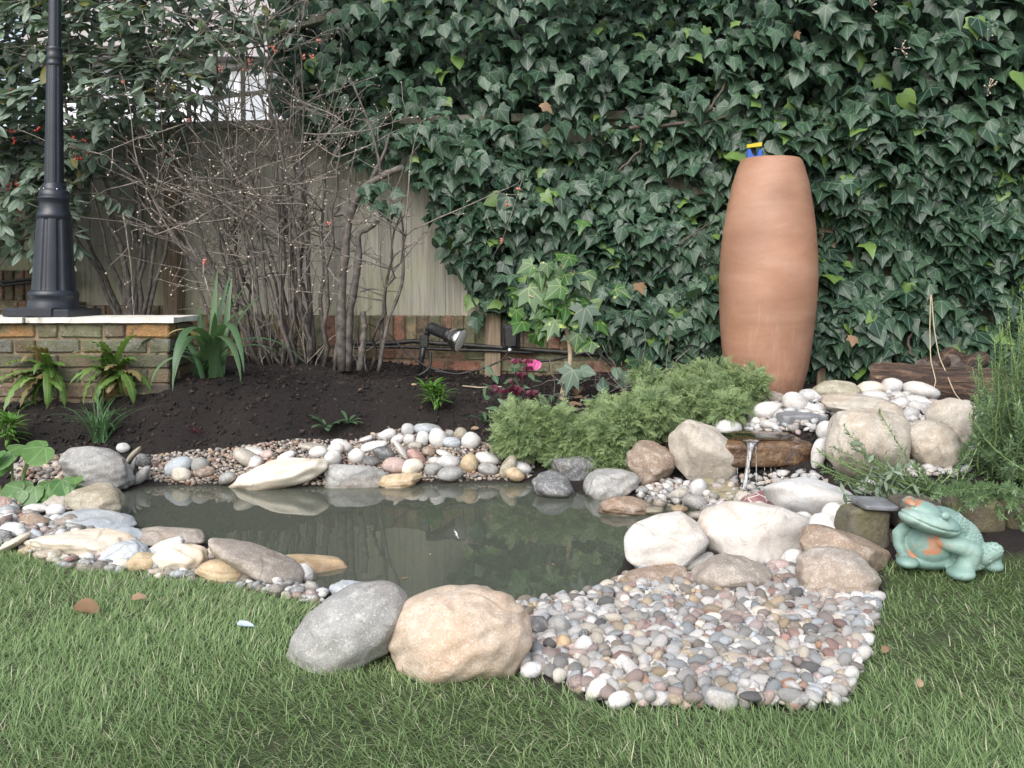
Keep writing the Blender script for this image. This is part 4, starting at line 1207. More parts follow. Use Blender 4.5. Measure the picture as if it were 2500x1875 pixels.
# ------------------------------------------------------------------ stone edging on the right
edge = thing('stone_edging', 'low mossy stone block edging behind the frog', 'edging', (2.0, 2.62, .03))
EY = 2.63
ex = [(2306, 2452), (2455, 2640), (2643, 2860), (2186, 2302), (2863, 3040), (3043, 3260), (3263, 3460)]
for q, (ua, ub_) in enumerate(ex):
    xa, xb = (ua - CX) / F_PX * EY, (ub_ - CX) / F_PX * EY
    for rr, (za, zb) in enumerate(((.0, .058), (.062, .165))):
        off = .03 * rr
        o = rough_block('stone_block', xa + off - 2.0, xb + off - 2.004, .0 + .01 * (q % 2), .14, za - .0, zb - .0, 60 + q * 3 + rr, MAT['edging'], None, None, .006, [(.10, .085, .06), (.085, .075, .058), (.12, .10, .065), (.08, .07, .058), (.10, .085, .06), (.085, .075, .058), (.11, .09, .06)][q], 4, edge)
EB = 2.62
o = rough_block('stone_block', (2082 - CX) / F_PX * EB, (2190 - CX) / F_PX * EB, EB, EB + .14, .03, .172, 77, MAT['edging'], 'weathered square stone block left of the frog', 'stone block', .009, (.13, .12, .095), 4)
rough_block('slate_piece', (2113 - CX) / F_PX * EB, (2202 - CX) / F_PX * EB, EB - .02, EB + .12, .174, .192, 79, MAT['slate'], 'flat piece of grey slate on the stone block', 'slate', .004, None, 4, rot=(0, R(3), 0))
# ================================================================== PLANTS
def leaf_template(half, fold=.22, curl=.18, centre=.28):
    """leaf lying in x-y, petiole at the origin, tip at y=1; half: right outline from base to tip"""
    half = np.array(half, float)
    left = half[1:-1][::-1] * np.array([-1, 1])
    out = np.concatenate([half, left])
    n = len(out)
    V2 = np.concatenate([[[0, centre]], out])
    z = -fold * np.abs(V2[:, 0]) ** 1.1 - curl * (V2[:, 1] - centre) ** 2
    V = np.c_[V2, z]
    T = np.stack([np.zeros(n, int), 1 + np.arange(n), 1 + (np.arange(n) + 1) % n], -1)
    return V, T
IVY_A = leaf_template([(0, 0), (.20, -.17), (.44, -.14), (.43, .10), (.58, .34), (.33, .46), (.17, .70), (0, 1.0)])
IVY_B = leaf_template([(0, 0), (.24, -.10), (.44, .02), (.47, .25), (.44, .40), (.26, .58), (.12, .80), (0, 1.0)])
IVY_D = leaf_template([(0, 0), (.20, -.14), (.42, -.10), (.40, .12), (.52, .38), (.28, .50), (.15, .74), (0, 1.0)], .55, .45)
IVY_E = leaf_template([(0, 0), (.26, -.08), (.46, .04), (.46, .30), (.40, .46), (.22, .64), (0, 1.0)], -.25, .4)
IVY_F = leaf_template([(0, 0), (.16, -.20), (.36, -.20), (.34, .06), (.54, .28), (.27, .38), (.15, .66), (0, 1.0)], .1, .6)
IVY_C = leaf_template([(0, 0), (.18, -.10), (.36, .0), (.43, .22), (.36, .48), (.20, .74), (0, 1.0)])
COTO = leaf_template([(0, 0), (.09, .12), (.17, .32), (.185, .52), (.13, .76), (0, 1.0)], .35, .30, .4)
PALM = leaf_template([(0, 0), (.16, -.12), (.42, -.28), (.36, -.02), (.62, .18), (.30, .28), (.42, .66), (.16, .52), (0, 1.0)], .12, .25, .15)
ROUND = leaf_template([(0, .06), (.16, -.10), (.40, -.02), (.54, .25), (.52, .55), (.36, .82), (.12, .94), (0, .92)], -.18, .10, .3)
PETAL = leaf_template([(0, 0), (.22, .25), (.34, .6), (.22, .9), (0, 1.0)], -.5, -.25, .5)
LANCE = leaf_template([(0, 0), (.07, .2), (.10, .42), (.075, .7), (0, 1.0)], .3, .25, .4)

def foliage(parent, org, temps, P, X, Y, Z, s, tint, mat, n_single, prio, name='leaf', rest='foliage'):
    """leaves on a plant: the n_single that show best are parts of their own, the rest is one mass"""
    org = np.asarray(org, float)
    N = len(P)
    kind = rng.integers(0, len(temps), N)
    single = np.zeros(N, bool)
    single[np.argsort(prio)[:n_single]] = True
    cache = {}
    for i in np.where(single)[0]:
        key = (kind[i], int(tint[i] * 14.99))
        if key not in cache:
            V, T = temps[kind[i]]
            cache[key] = mesh_np(name, V, T, tint=np.full(len(V), (key[1] + .5) / 15), uv=V)
        o = obj(name, cache[key], mat, parent)
        set_axes(o, P[i] - org, X[i], Y[i], Z[i], s[i])
    mb = MB()
    for q, (V, T) in enumerate(temps):
        ix = np.where((kind == q) & ~single)[0]
        if len(ix) == 0: continue
        mb.add(fuse(V, P[ix] - org, X[ix], Y[ix], Z[ix], s[ix]), rep(T, len(ix), len(V)), tint=np.repeat(tint[ix], len(V)), uv=np.tile(V, (len(ix), 1)))
    if mb.n:
        tag(mb.build(rest, mat, parent), kind='stuff')

def leaf_axes(n, face, hang, jit_n=.35, jit_t=.6):
    nv = unit(np.asarray(face, float) + rng.normal(0, jit_n, (n, 3)))
    tv = np.asarray(hang, float) + rng.normal(0, jit_t, (n, 3))
    return frame_from(nv, tv)

# ------------------------------------------------------------------ ivy
IVY_POLY = [(620, -260), (625, 0), (615, 70), (680, 150), (650, 215), (690, 275), (740, 350), (830, 385), (900, 400), (965, 405), (1035, 465), (1045, 545), (1085, 600), (1105, 655), (1130, 690), (1160, 780), (1225, 765), (1260, 800),
            (1330, 800), (1420, 838), (1500, 850), (1560, 905), (1640, 880), (1760, 905), (1900, 930), (1990, 935), (2110, 935), (2170, 880), (2400, 900), (2750, 900), (3100, 880), (3100, -260)]
ivy = thing('ivy', 'dense dark green ivy covering the whole fence behind the urn', 'ivy', (.8, 5.2, .3))
bul = wave3(21, 2.6, 14)
bul2 = wave3(22, 7.5, 14)
NI = 16500
u = rng.uniform(600, 3050, NI * 2); v = rng.uniform(-240, 940, NI * 2)
kp = inside(IVY_POLY, u, v)
# thinner towards the ragged left and lower edge and behind the urn
dE = poly_dist(IVY_POLY[1:-2], u, v)
kp &= rng.random(len(u)) < np.clip(dE / 45, .35, 1)
u, v, dE = u[kp][:NI], v[kp][:NI], dE[kp][:NI]
x_ = (u - CX) / F_PX * 5.1
yb = fence_y(x_)
P0 = at_depth(u, v, yb)
B = bul(P0) * .6 + bul2(P0) * .4
surf = .16 + .22 * B - .12 * np.exp(-((v - 385) / 45) ** 2 - ((u - 1440) / 190) ** 2) + .10 * np.clip((P0[:, 2] - 1.0), 0, 1.6) + .10 * np.clip(dE / 150, 0, 1)
dens = rng.random(len(u)) ** 1.7                    # 0 at the face, 1 at the back
depth = yb - np.clip(surf, .05, .75) * (1 - dens * .8) - .02
hi = P0[:, 2] > 1.95
depth = np.where(hi & (rng.random(len(u)) < .55), yb + rng.uniform(.02, .45, len(u)), depth)
# keep clear of the urn
P = at_depth(u, v, depth)
near_urn = (np.hypot(P[:, 0] - ub[0], P[:, 1] - UY) < .34) & (P[:, 2] < 1.66)
P[near_urn, 1] = UY + .36
dark_hole = (bul(P0 * np.array([1.7, 1, 1.7]) + 4) > 1.05) & (P0[:, 2] < 1.9)
u, v, P, dens, P0 = u[~dark_hole], v[~dark_hole], P[~dark_hole], dens[~dark_hole], P0[~dark_hole]
n = len(P)
s = (.045 + .075 * rng.random(n) ** .8) * (1 + .15 * (P[:, 0] > 1)) * np.where(rng.random(n) < .2, .65, 1)
X, Y, Z = leaf_axes(n, (0, -1.0, .55), (0, -.15, -1.0), .42, .42)
tint = np.clip(rng.normal(.42, .22, n) + .15 * bul2(P), 0, .89)
yel = rng.random(n) < .035 + .06 * (np.abs(u - 1900) < 170) * (np.abs(v - 330) < 140)
tint[yel] = 1
inframe = (u > 0) & (u < 2490) & (v > 5)
foliage(ivy, (.8, 5.2, .3), [IVY_A, IVY_B, IVY_C, IVY_D, IVY_E, IVY_F], P, X, Y, Z, s, tint, MAT['ivy'], 300, dens + (~inframe) * 5 + rng.random(n) * .05)
# the thick back of the ivy above the fence
nb = 5200
ub2, vb2 = rng.uniform(690, 3050, nb), rng.uniform(-240, 330, nb)
ub2, vb2 = ub2[inside(IVY_POLY, ub2, vb2)], vb2[inside(IVY_POLY, ub2, vb2)]
Pb = at_depth(ub2, vb2, fence_y((ub2 - CX) / F_PX * 5.3) + rng.uniform(.12, .5, len(ub2)))
X, Y, Z = leaf_axes(len(Pb), (0, -1.0, .3), (0, -.1, -1.0), .3, .5)
foliage(ivy, (.8, 5.2, .3), [IVY_A, IVY_B], Pb, X, Y, Z, rng.uniform(.10, .16, len(Pb)), rng.uniform(.0, .5, len(Pb)), MAT['ivy'], 0, Pb[:, 1])
ue, ve = rng.uniform(1180, 2700, 2600), rng.uniform(330, 900, 2600)
ke = inside(IVY_POLY, ue, ve) & (poly_dist(IVY_POLY[1:-2], ue, ve) > 30)
ue, ve = ue[ke], ve[ke]
Pb = at_depth(ue, ve, fence_y((ue - CX) / F_PX * 5.2) - rng.uniform(.02, .14, len(ue)))
X, Y, Z = leaf_axes(len(Pb), (0, -1.0, .3), (0, -.1, -1.0), .3, .5)
foliage(ivy, (.8, 5.2, .3), [IVY_A, IVY_B], Pb, X, Y, Z, rng.uniform(.08, .13, len(Pb)), rng.uniform(.0, .4, len(Pb)), MAT['ivy'], 0, Pb[:, 1])
for (a, b) in ((1330, 250), (1940, 80), (2085, 820), (1560, 690), (1380, 640)):
    XX, YY, ZZ = leaf_axes(1, (0, -1, .4), (0, -.1, -1), .4, .5)
    V_, T_ = IVY_D
    o = obj('brown_leaf', mesh_np('brown_leaf', V_, T_, tint=np.full(len(V_), rng.random() * .5), uv=V_), MAT['dead'], ivy)
    set_axes(o, at_depth(a, b, 4.78) - np.array([.8, 5.2, .3]), XX[0], YY[0], ZZ[0], rng.uniform(.05, .08))
for path, r_ in (([(1540, 310, 5.0), (1680, 300, 4.95), (1740, 260, 4.95), (1790, 170, 5.0)], .012), ([(1660, 330, 5.0), (1730, 300, 4.97), (1780, 280, 4.95)], .008), ([(1510, 420, 5.0), (1570, 360, 5.0), (1560, 330, 5.0)], .008),
                 ([(2225, 800, 4.9), (2222, 850, 4.85), (2230, 885, 4.85)], .010), ([(1800, 700, 5.05), (1810, 450, 5.1), (1850, 330, 5.1), (1920, 200, 5.1)], .018), ([(1940, 700, 5.1), (1930, 400, 5.1), (1960, 260, 5.1)], .014),
                 ([(1640, 610, 5.0), (1700, 570, 5.0), (1750, 525, 5.0)], .006), ([(2000, 345, 5.0), (2060, 340, 5.0), (2110, 350, 5.0)], .006)):
    pts = np.array([at_depth(a, b, c) for a, b, c in path])
    tt = np.linspace(0, 1, len(pts)); t2 = np.linspace(0, 1, 12)
    pts = np.stack([np.interp(t2, tt, pts[:, q]) for q in range(3)], -1) + rng.normal(0, .006, (12, 3)) - np.array([.8, 5.2, .3])
    MB().add(*tube(pts, np.linspace(r_, r_ * .6, 12), 6)).build('stem', MAT['ivystem'], ivy)
for a, b in ((2125, 15), (2412, 215), (2200, 120), (2405, 90)):          # spent flower heads
    c0 = at_depth(a, b, 4.62) - np.array([.8, 5.2, .3])
    mb = MB()
    for q in range(9):
        d = unit(rng.normal(0, 1, 3) + np.array([0, -.4, .6])) * rng.uniform(.03, .055)
        mb.add(*tube([c0, c0 + d], .0012, 4))
        V, T = ico(1)
        mb.add(V * .005 + c0 + d, T)
    mb.build('flower_head', MAT['bud'], ivy)

# ------------------------------------------------------------------ branch helper
def bezier(a, b, c, n):
    t = np.linspace(0, 1, n)[:, None]
    return (1 - t) ** 2 * a + 2 * t * (1 - t) * b + t * t * c
def wander(p, d, L, n, wob=.25, up=.0):
    P = [np.array(p, float)]
    d = unit(d)
    for _ in range(n - 1):
        d = unit(d + rng.normal(0, wob, 3) + np.array([0, 0, up]))
        P.append(P[-1] + d * L / (n - 1))
    return np.array(P)

# ------------------------------------------------------------------ bare shrub in front of the fence
so_ = on_ground([760], [900])[0]
shrub = thing('bare_shrub', 'leafless many stemmed shrub with grey brown twigs before the fence', 'shrub', tuple(so_))
stems = [(640, 880, 360, 330), (650, 890, 260, 380), (660, 895, 300, 520), (665, 890, 430, 200), (680, 900, 480, 160), (690, 895, 520, 330), (700, 900, 420, 420), (705, 905, 560, 220), (715, 900, 600, 120), (720, 895, 640, 330),
         (730, 905, 540, 470), (740, 900, 690, 200), (745, 905, 720, 120), (760, 905, 660, 400), (770, 900, 760, 330), (780, 905, 800, 260), (790, 900, 730, 260), (800, 905, 840, 300), (815, 905, 870, 330), (700, 895, 330, 250), (725, 905, 600, 480), (750, 905, 700, 450), (690, 890, 400, 560), (925, 900, 1010, 560), (925, 895, 985, 480),
         (775, 900, 690, 80), (735, 900, 620, 60), (645, 885, 330, 440), (715, 895, 460, 300), (690, 890, 310, 130), (700, 895, 400, 80), (720, 900, 490, 40), (740, 900, 580, 30), (755, 900, 650, 10), (770, 900, 730, 20)]
tw, bd = MB(), []
for (ua, va, ub_, vb) in stems:
    y0 = rng.uniform(4.75, 5.05)
    y1 = rng.uniform(4.55, 5.12)
    a = on_ground([ua], [va])[0]
    a = at_depth(ua, va, y0); a[2] = terrain(a[0], a[1]) - .02
    c = at_depth(ub_, vb, y1)
    a[0] += rng.normal(-.05, .10)
    b = np.array([(a[0] * .65 + c[0] * .35), (a[1] + c[1]) / 2, a[2] + (c[2] - a[2]) * .62])
    P = bezier(a, b, c, 14)
    P[1:-1] += rng.normal(0, .010, (12, 3))
    r0 = rng.uniform(.008, .016)
    MB().add(*tube(P - so_, np.linspace(r0, .0028, 14), 6)).build('stem', MAT['bark'], shrub)
    T_ = unit(np.gradient(P, axis=0))
    for q in range(7):
        i = int(rng.integers(5, 14))
        lat = unit(np.array([rng.normal(-.15, 1), rng.normal(-.1, .45), rng.normal(.15, .5)]))
        L = rng.uniform(.18, .75)
        S1 = wander(P[i], T_[i] * .35 + lat, L, 8, .09, .01)
        S1[:, 1] = np.minimum(S1[:, 1], fence_y(S1[:, 0]) - .12)
        tw.add(*tube(S1 - so_, np.linspace(.0048, .0020, 8), 5))
        T1 = unit(np.gradient(S1, axis=0))
        for w in range(4):
            j = int(rng.integers(1, 8))
            S2 = wander(S1[j], T1[j] * .5 + unit(rng.normal(0, 1, 3)), rng.uniform(.05, .22), 5, .22, .0)
            S2[:, 1] = np.minimum(S2[:, 1], fence_y(S2[:, 0]) - .12)
            tw.add(*tube(S2 - so_, np.linspace(.0025, .0014, 5), 4))
            if rng.random() < .8: bd.append(S2[-1])
            if rng.random() < .6: bd.append(S2[2])
tag(tw.build('twigs', MAT['twig'], shrub), kind='stuff')
# low tangle at the foot
tw = MB()
for q in range(45):
    a = at_depth(rng.uniform(600, 900), rng.uniform(870, 900), rng.uniform(4.8, 5.1)); a[2] = terrain(a[0], a[1])
    S1 = wander(a, np.array([rng.normal(0, .5), rng.normal(-.1, .2), 1]), rng.uniform(.15, .6), 8, .15, .05)
    tw.add(*tube(S1 - so_, np.linspace(.0045, .002, 8), 5))
tag(tw.build('shoots', MAT['twig'], shrub), kind='stuff')
V, T = ico(1)
bd = np.array(bd)
sel = bd[rng.random(len(bd)) < .7]
mb = MB().add((V[None] * .0046 * rng.uniform(.6, 1.4, (len(sel), 1, 1)) + (sel - so_)[:, None]).reshape(-1, 3), rep(T, len(sel), len(V)))
tag(mb.build('buds', MAT['bud'], shrub), kind='stuff')
for (a, b) in ((300, 200), (540, 168), (600, 170), (460, 292), (665, 118), (780, 100), (745, 140), (805, 545), (1240, 500), (1265, 462), (1225, 590), (500, 640), (672, 125), (760, 137), (610, 150)):
    c0 = at_depth(a, b, 4.6)
    mb = MB()
    for q in range(6):
        mb.add(V * rng.uniform(.004, .008) + c0 - so_ + rng.normal(0, .007, 3), T)
    mb.build('blossom', MAT['coral'], shrub)
# flowering shoot in front of the ivy
P = np.array([at_depth(a, b, c) for a, b, c in ((1195, 640, 4.85), (1225, 590, 4.75), (1250, 520, 4.7), (1268, 460, 4.7), (1280, 420, 4.72))])
MB().add(*tube(P - so_, [.003, .003, .0025, .002, .0015], 5)).build('stem', MAT['twig'], shrub)
P = np.array([at_depth(a, b, c) for a, b, c in ((1225, 590, 4.75), (1200, 560, 4.72), (1190, 530, 4.7))])
MB().add(*tube(P - so_, [.002, .002, .0015], 5)).build('stem', MAT['twig'], shrub)

# thick pruned trunk of the same thicket
to_ = at_depth(835, 900, 4.72); to_[2] = terrain(to_[0], to_[1])
trunk = thing('pruned_trunk', 'thick grey pruned trunk with cut ends right of the bare shrub', 'tree', tuple(to_))
def px_path(pts): return np.array([at_depth(a, b, c) for a, b, c in pts])
def smooth(P, n):
    P = np.asarray(P, float)
    t = np.linspace(0, 1, len(P)); t2 = np.linspace(0, 1, n)
    out = np.stack([np.interp(t2, t, P[:, q]) for q in range(P.shape[1])], -1)
    for _ in range(2):
        out[1:-1] = (out[:-2] + 2 * out[1:-1] + out[2:]) / 4
    return out
for nm, pts, r0, r1 in (('trunk', [(835, 905, 4.72), (830, 760, 4.72), (840, 640, 4.7), (850, 540, 4.68), (868, 490, 4.66), (890, 455, 4.65), (940, 425, 4.63), (985, 408, 4.62)], .030, .016),
                        ('limb', [(848, 905, 4.74), (850, 780, 4.74), (868, 690, 4.72), (878, 610, 4.7), (872, 570, 4.7), (900, 560, 4.69), (925, 540, 4.68)], .026, .010),
                        ('limb', [(858, 545, 4.69), (840, 520, 4.7), (815, 528, 4.7), (830, 505, 4.7)], .012, .007), ('limb', [(905, 440, 4.65), (940, 370, 4.65), (950, 330, 4.66)], .012, .006), ('limb', [(930, 430, 4.65), (925, 390, 4.64), (905, 310, 4.66), (860, 200, 4.7)], .010, .004),
                        ('limb', [(870, 600, 4.7), (860, 580, 4.7), (843, 570, 4.7)], .014, .010), ('limb', [(878, 905, 4.7), (890, 800, 4.7), (885, 760, 4.69)], .020, .016), ('limb', [(925, 905, 4.72), (945, 790, 4.72), (985, 690, 4.75), (985, 560, 4.8), (975, 500, 4.85)], .012, .005), ('limb', [(880, 712, 4.7), (905, 705, 4.68), (975, 713, 4.66)], .005, .003)):
    P = smooth(px_path(pts), 24)
    rr = np.linspace(r0, r1, 24) * (1 + .12 * rng.normal(0, 1, 24))
    V_, T_, Q_ = tube(P - to_, rr, 10)
    MB().add(V_, T_, Q_).build(nm, MAT['bark'], trunk)
mb = MB()
lp = px_path([(900 + rng.uniform(-25, 70), 470 + rng.uniform(-25, 45), 4.62) for _ in range(14)])
X, Y, Z = leaf_axes(14, (0, -1, .4), (0, 0, -1), .4, .4)
for q in range(14):
    V_, T_ = IVY_A
    o = obj('leaf', mesh_np('leaf', V_, T_, tint=np.full(len(V_), .4), uv=V_), MAT['ivy'], trunk)
    set_axes(o, lp[q] - to_, X[q], Y[q], Z[q], .085)

# ------------------------------------------------------------------ evergreen berry shrub, upper left
eo = at_depth(330, 830, 5.0); eo[2] = terrain(eo[0], eo[1])
ev = thing('berry_shrub', 'tall evergreen shrub with drooping grey green leaves and red berries, upper left', 'shrub', tuple(eo))
tips = []
for (ua, va, ub_, vb, r0) in ((330, 830, 215, 430, .030), (335, 830, 300, 300, .024), (325, 830, 340, 330, .020), (330, 825, 60, 380, .016), (330, 825, 160, 150, .016), (332, 825, 420, 150, .016), (330, 825, 60, 60, .014), (332, 825, 520, 60, .014), (332, 825, 300, -60, .014), (330, 825, -80, 220, .014)):
    a = at_depth(ua, va, 5.05); a[2] = terrain(a[0], a[1]) - .02
    c = at_depth(ub_, vb, rng.uniform(4.75, 5.2))
    b = (a * .55 + c * .45) + np.array([.1, 0, .25])
    P = bezier(a, b, c, 14) + np.r_[np.zeros((1, 3)), rng.normal(0, .012, (13, 3))]
    MB().add(*tube(P - eo, np.linspace(r0, .005, 14), 7)).build('branch', MAT['bark'], ev)
tw = MB()
LP, LT = [], []
EPOLY = [(-500, -250), (600, -250), (680, 40), (620, 130), (520, 190), (450, 290), (310, 330), (270, 420), (225, 470), (200, 540), (110, 560), (90, 600), (0, 560), (-500, 600)]
for q in range(1000):
    while True:
        a, b = rng.uniform(-480, 640), rng.uniform(-240, 600)
        if inside(EPOLY, np.array(a), np.array(b)) and rng.random() < (1.0 if a < 430 else .7): break
    p = at_depth(a, b, rng.uniform(4.68, 5.35))
    d = np.array([rng.normal(0, .8), rng.normal(-.5, .5), rng.normal(.1, .5)])
    S1 = wander(p, d, rng.uniform(.2, .45), 8, .15, -.12)
    tw.add(*tube(S1 - eo, np.linspace(.0032, .0014, 8), 4))
    for j in range(1, 8):
        for _ in range(1 if rng.random() < .5 else 2):
            LP.append(S1[j]); LT.append(unit(S1[min(j + 1, 7)] - S1[j - 1]))
tag(tw.build('twigs', MAT['twig'], ev), kind='stuff')
LP, LT = np.array(LP), np.array(LT)
n = len(LP)
X, Y, Z = frame_from(unit(np.array([0, -.5, 1.0]) + rng.normal(0, .45, (n, 3))), LT * .7 + rng.normal(0, .45, (n, 3)) + np.array([0, -.15, -.75]))
tint = np.clip(rng.normal(.5, .22, n), 0, .88)
tint[rng.random(n) < .03] = 1
foliage(ev, eo, [COTO], LP, X, Y, Z, rng.uniform(.085, .14, n), tint, MAT['coto'], 300, LP[:, 1] + 5 * (LP[:, 0] < -2.9) + 5 * (LP[:, 2] > 2.4))
V, T = ico(2)
bm_ = mesh_np('berry', V, T)
for (a, b) in ((28, 225), (90, 316), (30, 325), (35, 345), (45, 450), (22, 462), (175, 335), (207, 350), (180, 362), (187, 382), (200, 380), (205, 182), (50, 520), (44, 535), (140, 300)):
    for q in range(3):
        o = obj('berry', bm_, MAT['berry'], ev)
        o.location = tuple(at_depth(a + rng.normal(0, 5), b + rng.normal(0, 6), 4.62) - eo)
        o.scale = (.0072,) * 3

# ------------------------------------------------------------------ strap leaved plants
def strap(L, W, az, el, droop, n=10, fold=.25, prof=None, wave=0.0, p0=(0, 0, 0), twist=0.0):
    t = np.linspace(0, 1, n)
    e = el - droop * t ** 1.3
    ds = L / (n - 1)
    dirs = np.stack([np.cos(e) * np.cos(az + twist * t), np.cos(e) * np.sin(az + twist * t), np.sin(e)], -1)
    P = np.array(p0) + np.concatenate([[[0, 0, 0]], np.cumsum(dirs[:-1] * ds, 0)])
    side = np.stack([-np.sin(az + twist * t), np.cos(az + twist * t), np.zeros(n)], -1)
    nrm = np.cross(dirs, side)
    w = W * (np.interp(t, [0, .15, .6, .85, 1], [.75, 1, .9, .5, .02]) if prof is None else np.interp(t, *prof))
    wv = wave * np.sin(t * 38 + rng.uniform(0, 6)) if wave else 0 * t
    wv2 = wave * np.sin(t * 38 + rng.uniform(0, 6)) if wave else 0 * t
    V = np.concatenate([P - side * w[:, None] + nrm * (wv * w)[:, None] - nrm * 0, P - nrm * (fold * w)[:, None] * -1, P + side * w[:, None] + nrm * (wv2 * w)[:, None]])
    i = np.arange(n - 1)
    Q = np.concatenate([np.stack([i, i + n, i + n + 1, i + 1], -1), np.stack([i + n, i + 2 * n, i + 2 * n + 1, i + n + 1], -1)])
    uv = np.concatenate([np.c_[-np.ones(n) * .5, t * L / W, t * 0], np.c_[np.zeros(n), t * L / W, t * 0], np.c_[np.ones(n) * .5, t * L / W, t * 0]])
    return V, Q, uv
def strap_plant(name, label, cat, base, leaves, mat, part='leaf', group=None):
    root = thing(name, label, cat, tuple(base), group)
    for kw, tint in leaves:
        V, Q, uv = strap(**kw)
        obj(part, mesh_np(part, V, Q, tint=np.full(len(V), tint), uv=uv), mat, root)
    return root
# iris
ib = at_depth(505, 925, 4.38); ib[2] = terrain(ib[0], ib[1]) - .01
lv = []
for (az, el, L, W, dr) in ((80, 86, .50, .020, .1), (60, 78, .50, .018, .25), (30, 70, .48, .020, .3), (100, 80, .45, .019, 1.6), (150, 70, .50, .018, 2.2), (190, 62, .46, .018, 2.6), (205, 70, .52, .016, 2.4), (-20, 55, .62, .020, 2.2), (-45, 62, .66, .022, 2.7), (-80, 60, .68, .023, 2.7),
                           (-95, 68, .76, .024, 2.9), (-60, 66, .80, .022, 2.6), (-120, 55, .42, .018, 2.6), (120, 75, .40, .017, .9), (10, 75, .48, .019, 1.0), (-5, 60, .40, .018, 1.9), (170, 60, .36, .016, 2.6), (75, 83, .46, .018, .2), (-60, 80, .40, .018, 1.0), (45, 66, .50, .017, .5), (-160, 60, .44, .016, 2.5), (-100, 76, .44, .02, 1.9)):
    p0 = (rng.normal(0, .035), rng.normal(0, .03), 0)
    lv.append((dict(L=L * 1.12 * rng.uniform(.94, 1.06), W=W * 1.1, az=R(az), el=R(el), droop=dr, n=16, p0=p0, twist=rng.normal(0, .2)), float(np.clip(rng.normal(.45, .25), 0, .88)) if rng.random() > .07 else 1.0))
strap_plant('iris_clump', 'iris clump with long arching sword leaves beside the brick wall', 'plant', ib, lv, MAT['iris'])
# hart's tongue ferns growing from the wall
for (a, b, lab, sc_) in ((112, 905, 'leathery fern rooted in the brick wall below the lamp post', 1.0), (285, 905, 'brighter leathery fern rooted near the right end of the brick wall', .95)):
    p = at_depth(a, b, WY - .005)
    lv = []
    for q in range(26):
        az = rng.uniform(R(185), R(355))
        lv.append((dict(L=rng.uniform(.15, .29) * sc_, W=rng.uniform(.018, .027), az=az, el=rng.uniform(R(-40), R(70)), droop=rng.uniform(.5, 2.2), p0=(rng.normal(0, .02), 0, rng.normal(0, .03)), n=14, wave=.35, prof=([0, .1, .5, .85, 1], [.25, .9, 1, .7, .05])), float(np.clip(rng.normal(.5, .3), 0, .88)) if rng.random() > .22 else 1.0))
    strap_plant('wall_fern', lab, 'fern', p, lv, MAT['fern'], 'frond')
# grassy tuft
p = on_ground([243], [1080])[0]
lv = [(dict(L=rng.uniform(.16, .34), W=rng.uniform(.003, .0055), az=rng.uniform(0, 6.28), el=R(rng.uniform(55, 88)), droop=rng.uniform(.3, 2.1), n=10, p0=(rng.normal(0, .018), rng.normal(0, .018), 0)), float(rng.uniform(.1, .95))) for _ in range(60)]
strap_plant('grassy_tuft', 'grassy evergreen tuft of narrow blades in the left soil', 'plant', p, lv, MAT['tuft'], 'blade')
# small planted things
def whorl(name, lab, u_, v_, nst, h, ln, wd, mat, spread=.05, y=None):
    p = on_ground([u_], [v_])[0]
    root = thing(name, lab, 'plant', tuple(p))
    for q in range(nst):
        a = rng.uniform(0, 6.28)
        tip = np.array([math.cos(a) * spread * rng.random(), math.sin(a) * spread * rng.random(), h * rng.uniform(.7, 1.1)])
        MB().add(*tube([np.zeros(3), tip * .5 + rng.normal(0, .004, 3), tip], [.003, .0026, .002], 5)).build('stem', MAT['greenstem'], root)
        for w in range(11):
            f = rng.uniform(.35, 1.0)
            V, Q, uv = strap(L=ln * rng.uniform(.7, 1.1), W=wd, az=w * 2.4 + rng.normal(0, .2), el=R(65) * f - .25, droop=1.0, n=7, p0=tuple(tip * f), prof=([0, .25, .6, 1], [.35, 1, .8, .03]))
            obj('leaf', mesh_np('leaf', V, Q, tint=np.full(len(V), rng.uniform(.1, .9)), uv=uv), mat, root)
whorl('lily_plant', 'bright green young lily with whorled leaves before the spotlight', 1065, 1003, 7, .14, .105, .011, MAT['lush'], .07)
whorl('lily_plant', 'leafy green lily at the left picture edge above the marsh plant', 20, 1095, 7, .16, .10, .009, MAT['lush'], .10)
for (a, b, lab, nn, sz, mt) in ((800, 1048, 'small grey green rosette of spoon leaves in the bare soil', 13, .13, 'hellebore'), (850, 1035, 'small darker rosette right behind the grey green one', 10, .09, 'hellebore'), (478, 1058, 'tiny wilted purple seedling in the dark soil', 7, .045, 'burgundy'), (1185, 1035, 'low dark leaf rosette at the left tip of the juniper', 8, .10, 'hellebore')):
    p = on_ground([a], [b])[0]
    lv = [(dict(L=sz * rng.uniform(.7, 1.2), W=sz * .13, az=q * 2.4 + rng.normal(0, .2), el=R(rng.uniform(25, 60)), droop=1.0, n=8, prof=([0, .35, .7, .9, 1], [.25, .6, 1, .7, .1])), float(rng.uniform(.2, .95))) for q in range(nn)]
    strap_plant('rosette_plant', lab, 'plant', p, lv, MAT[mt])

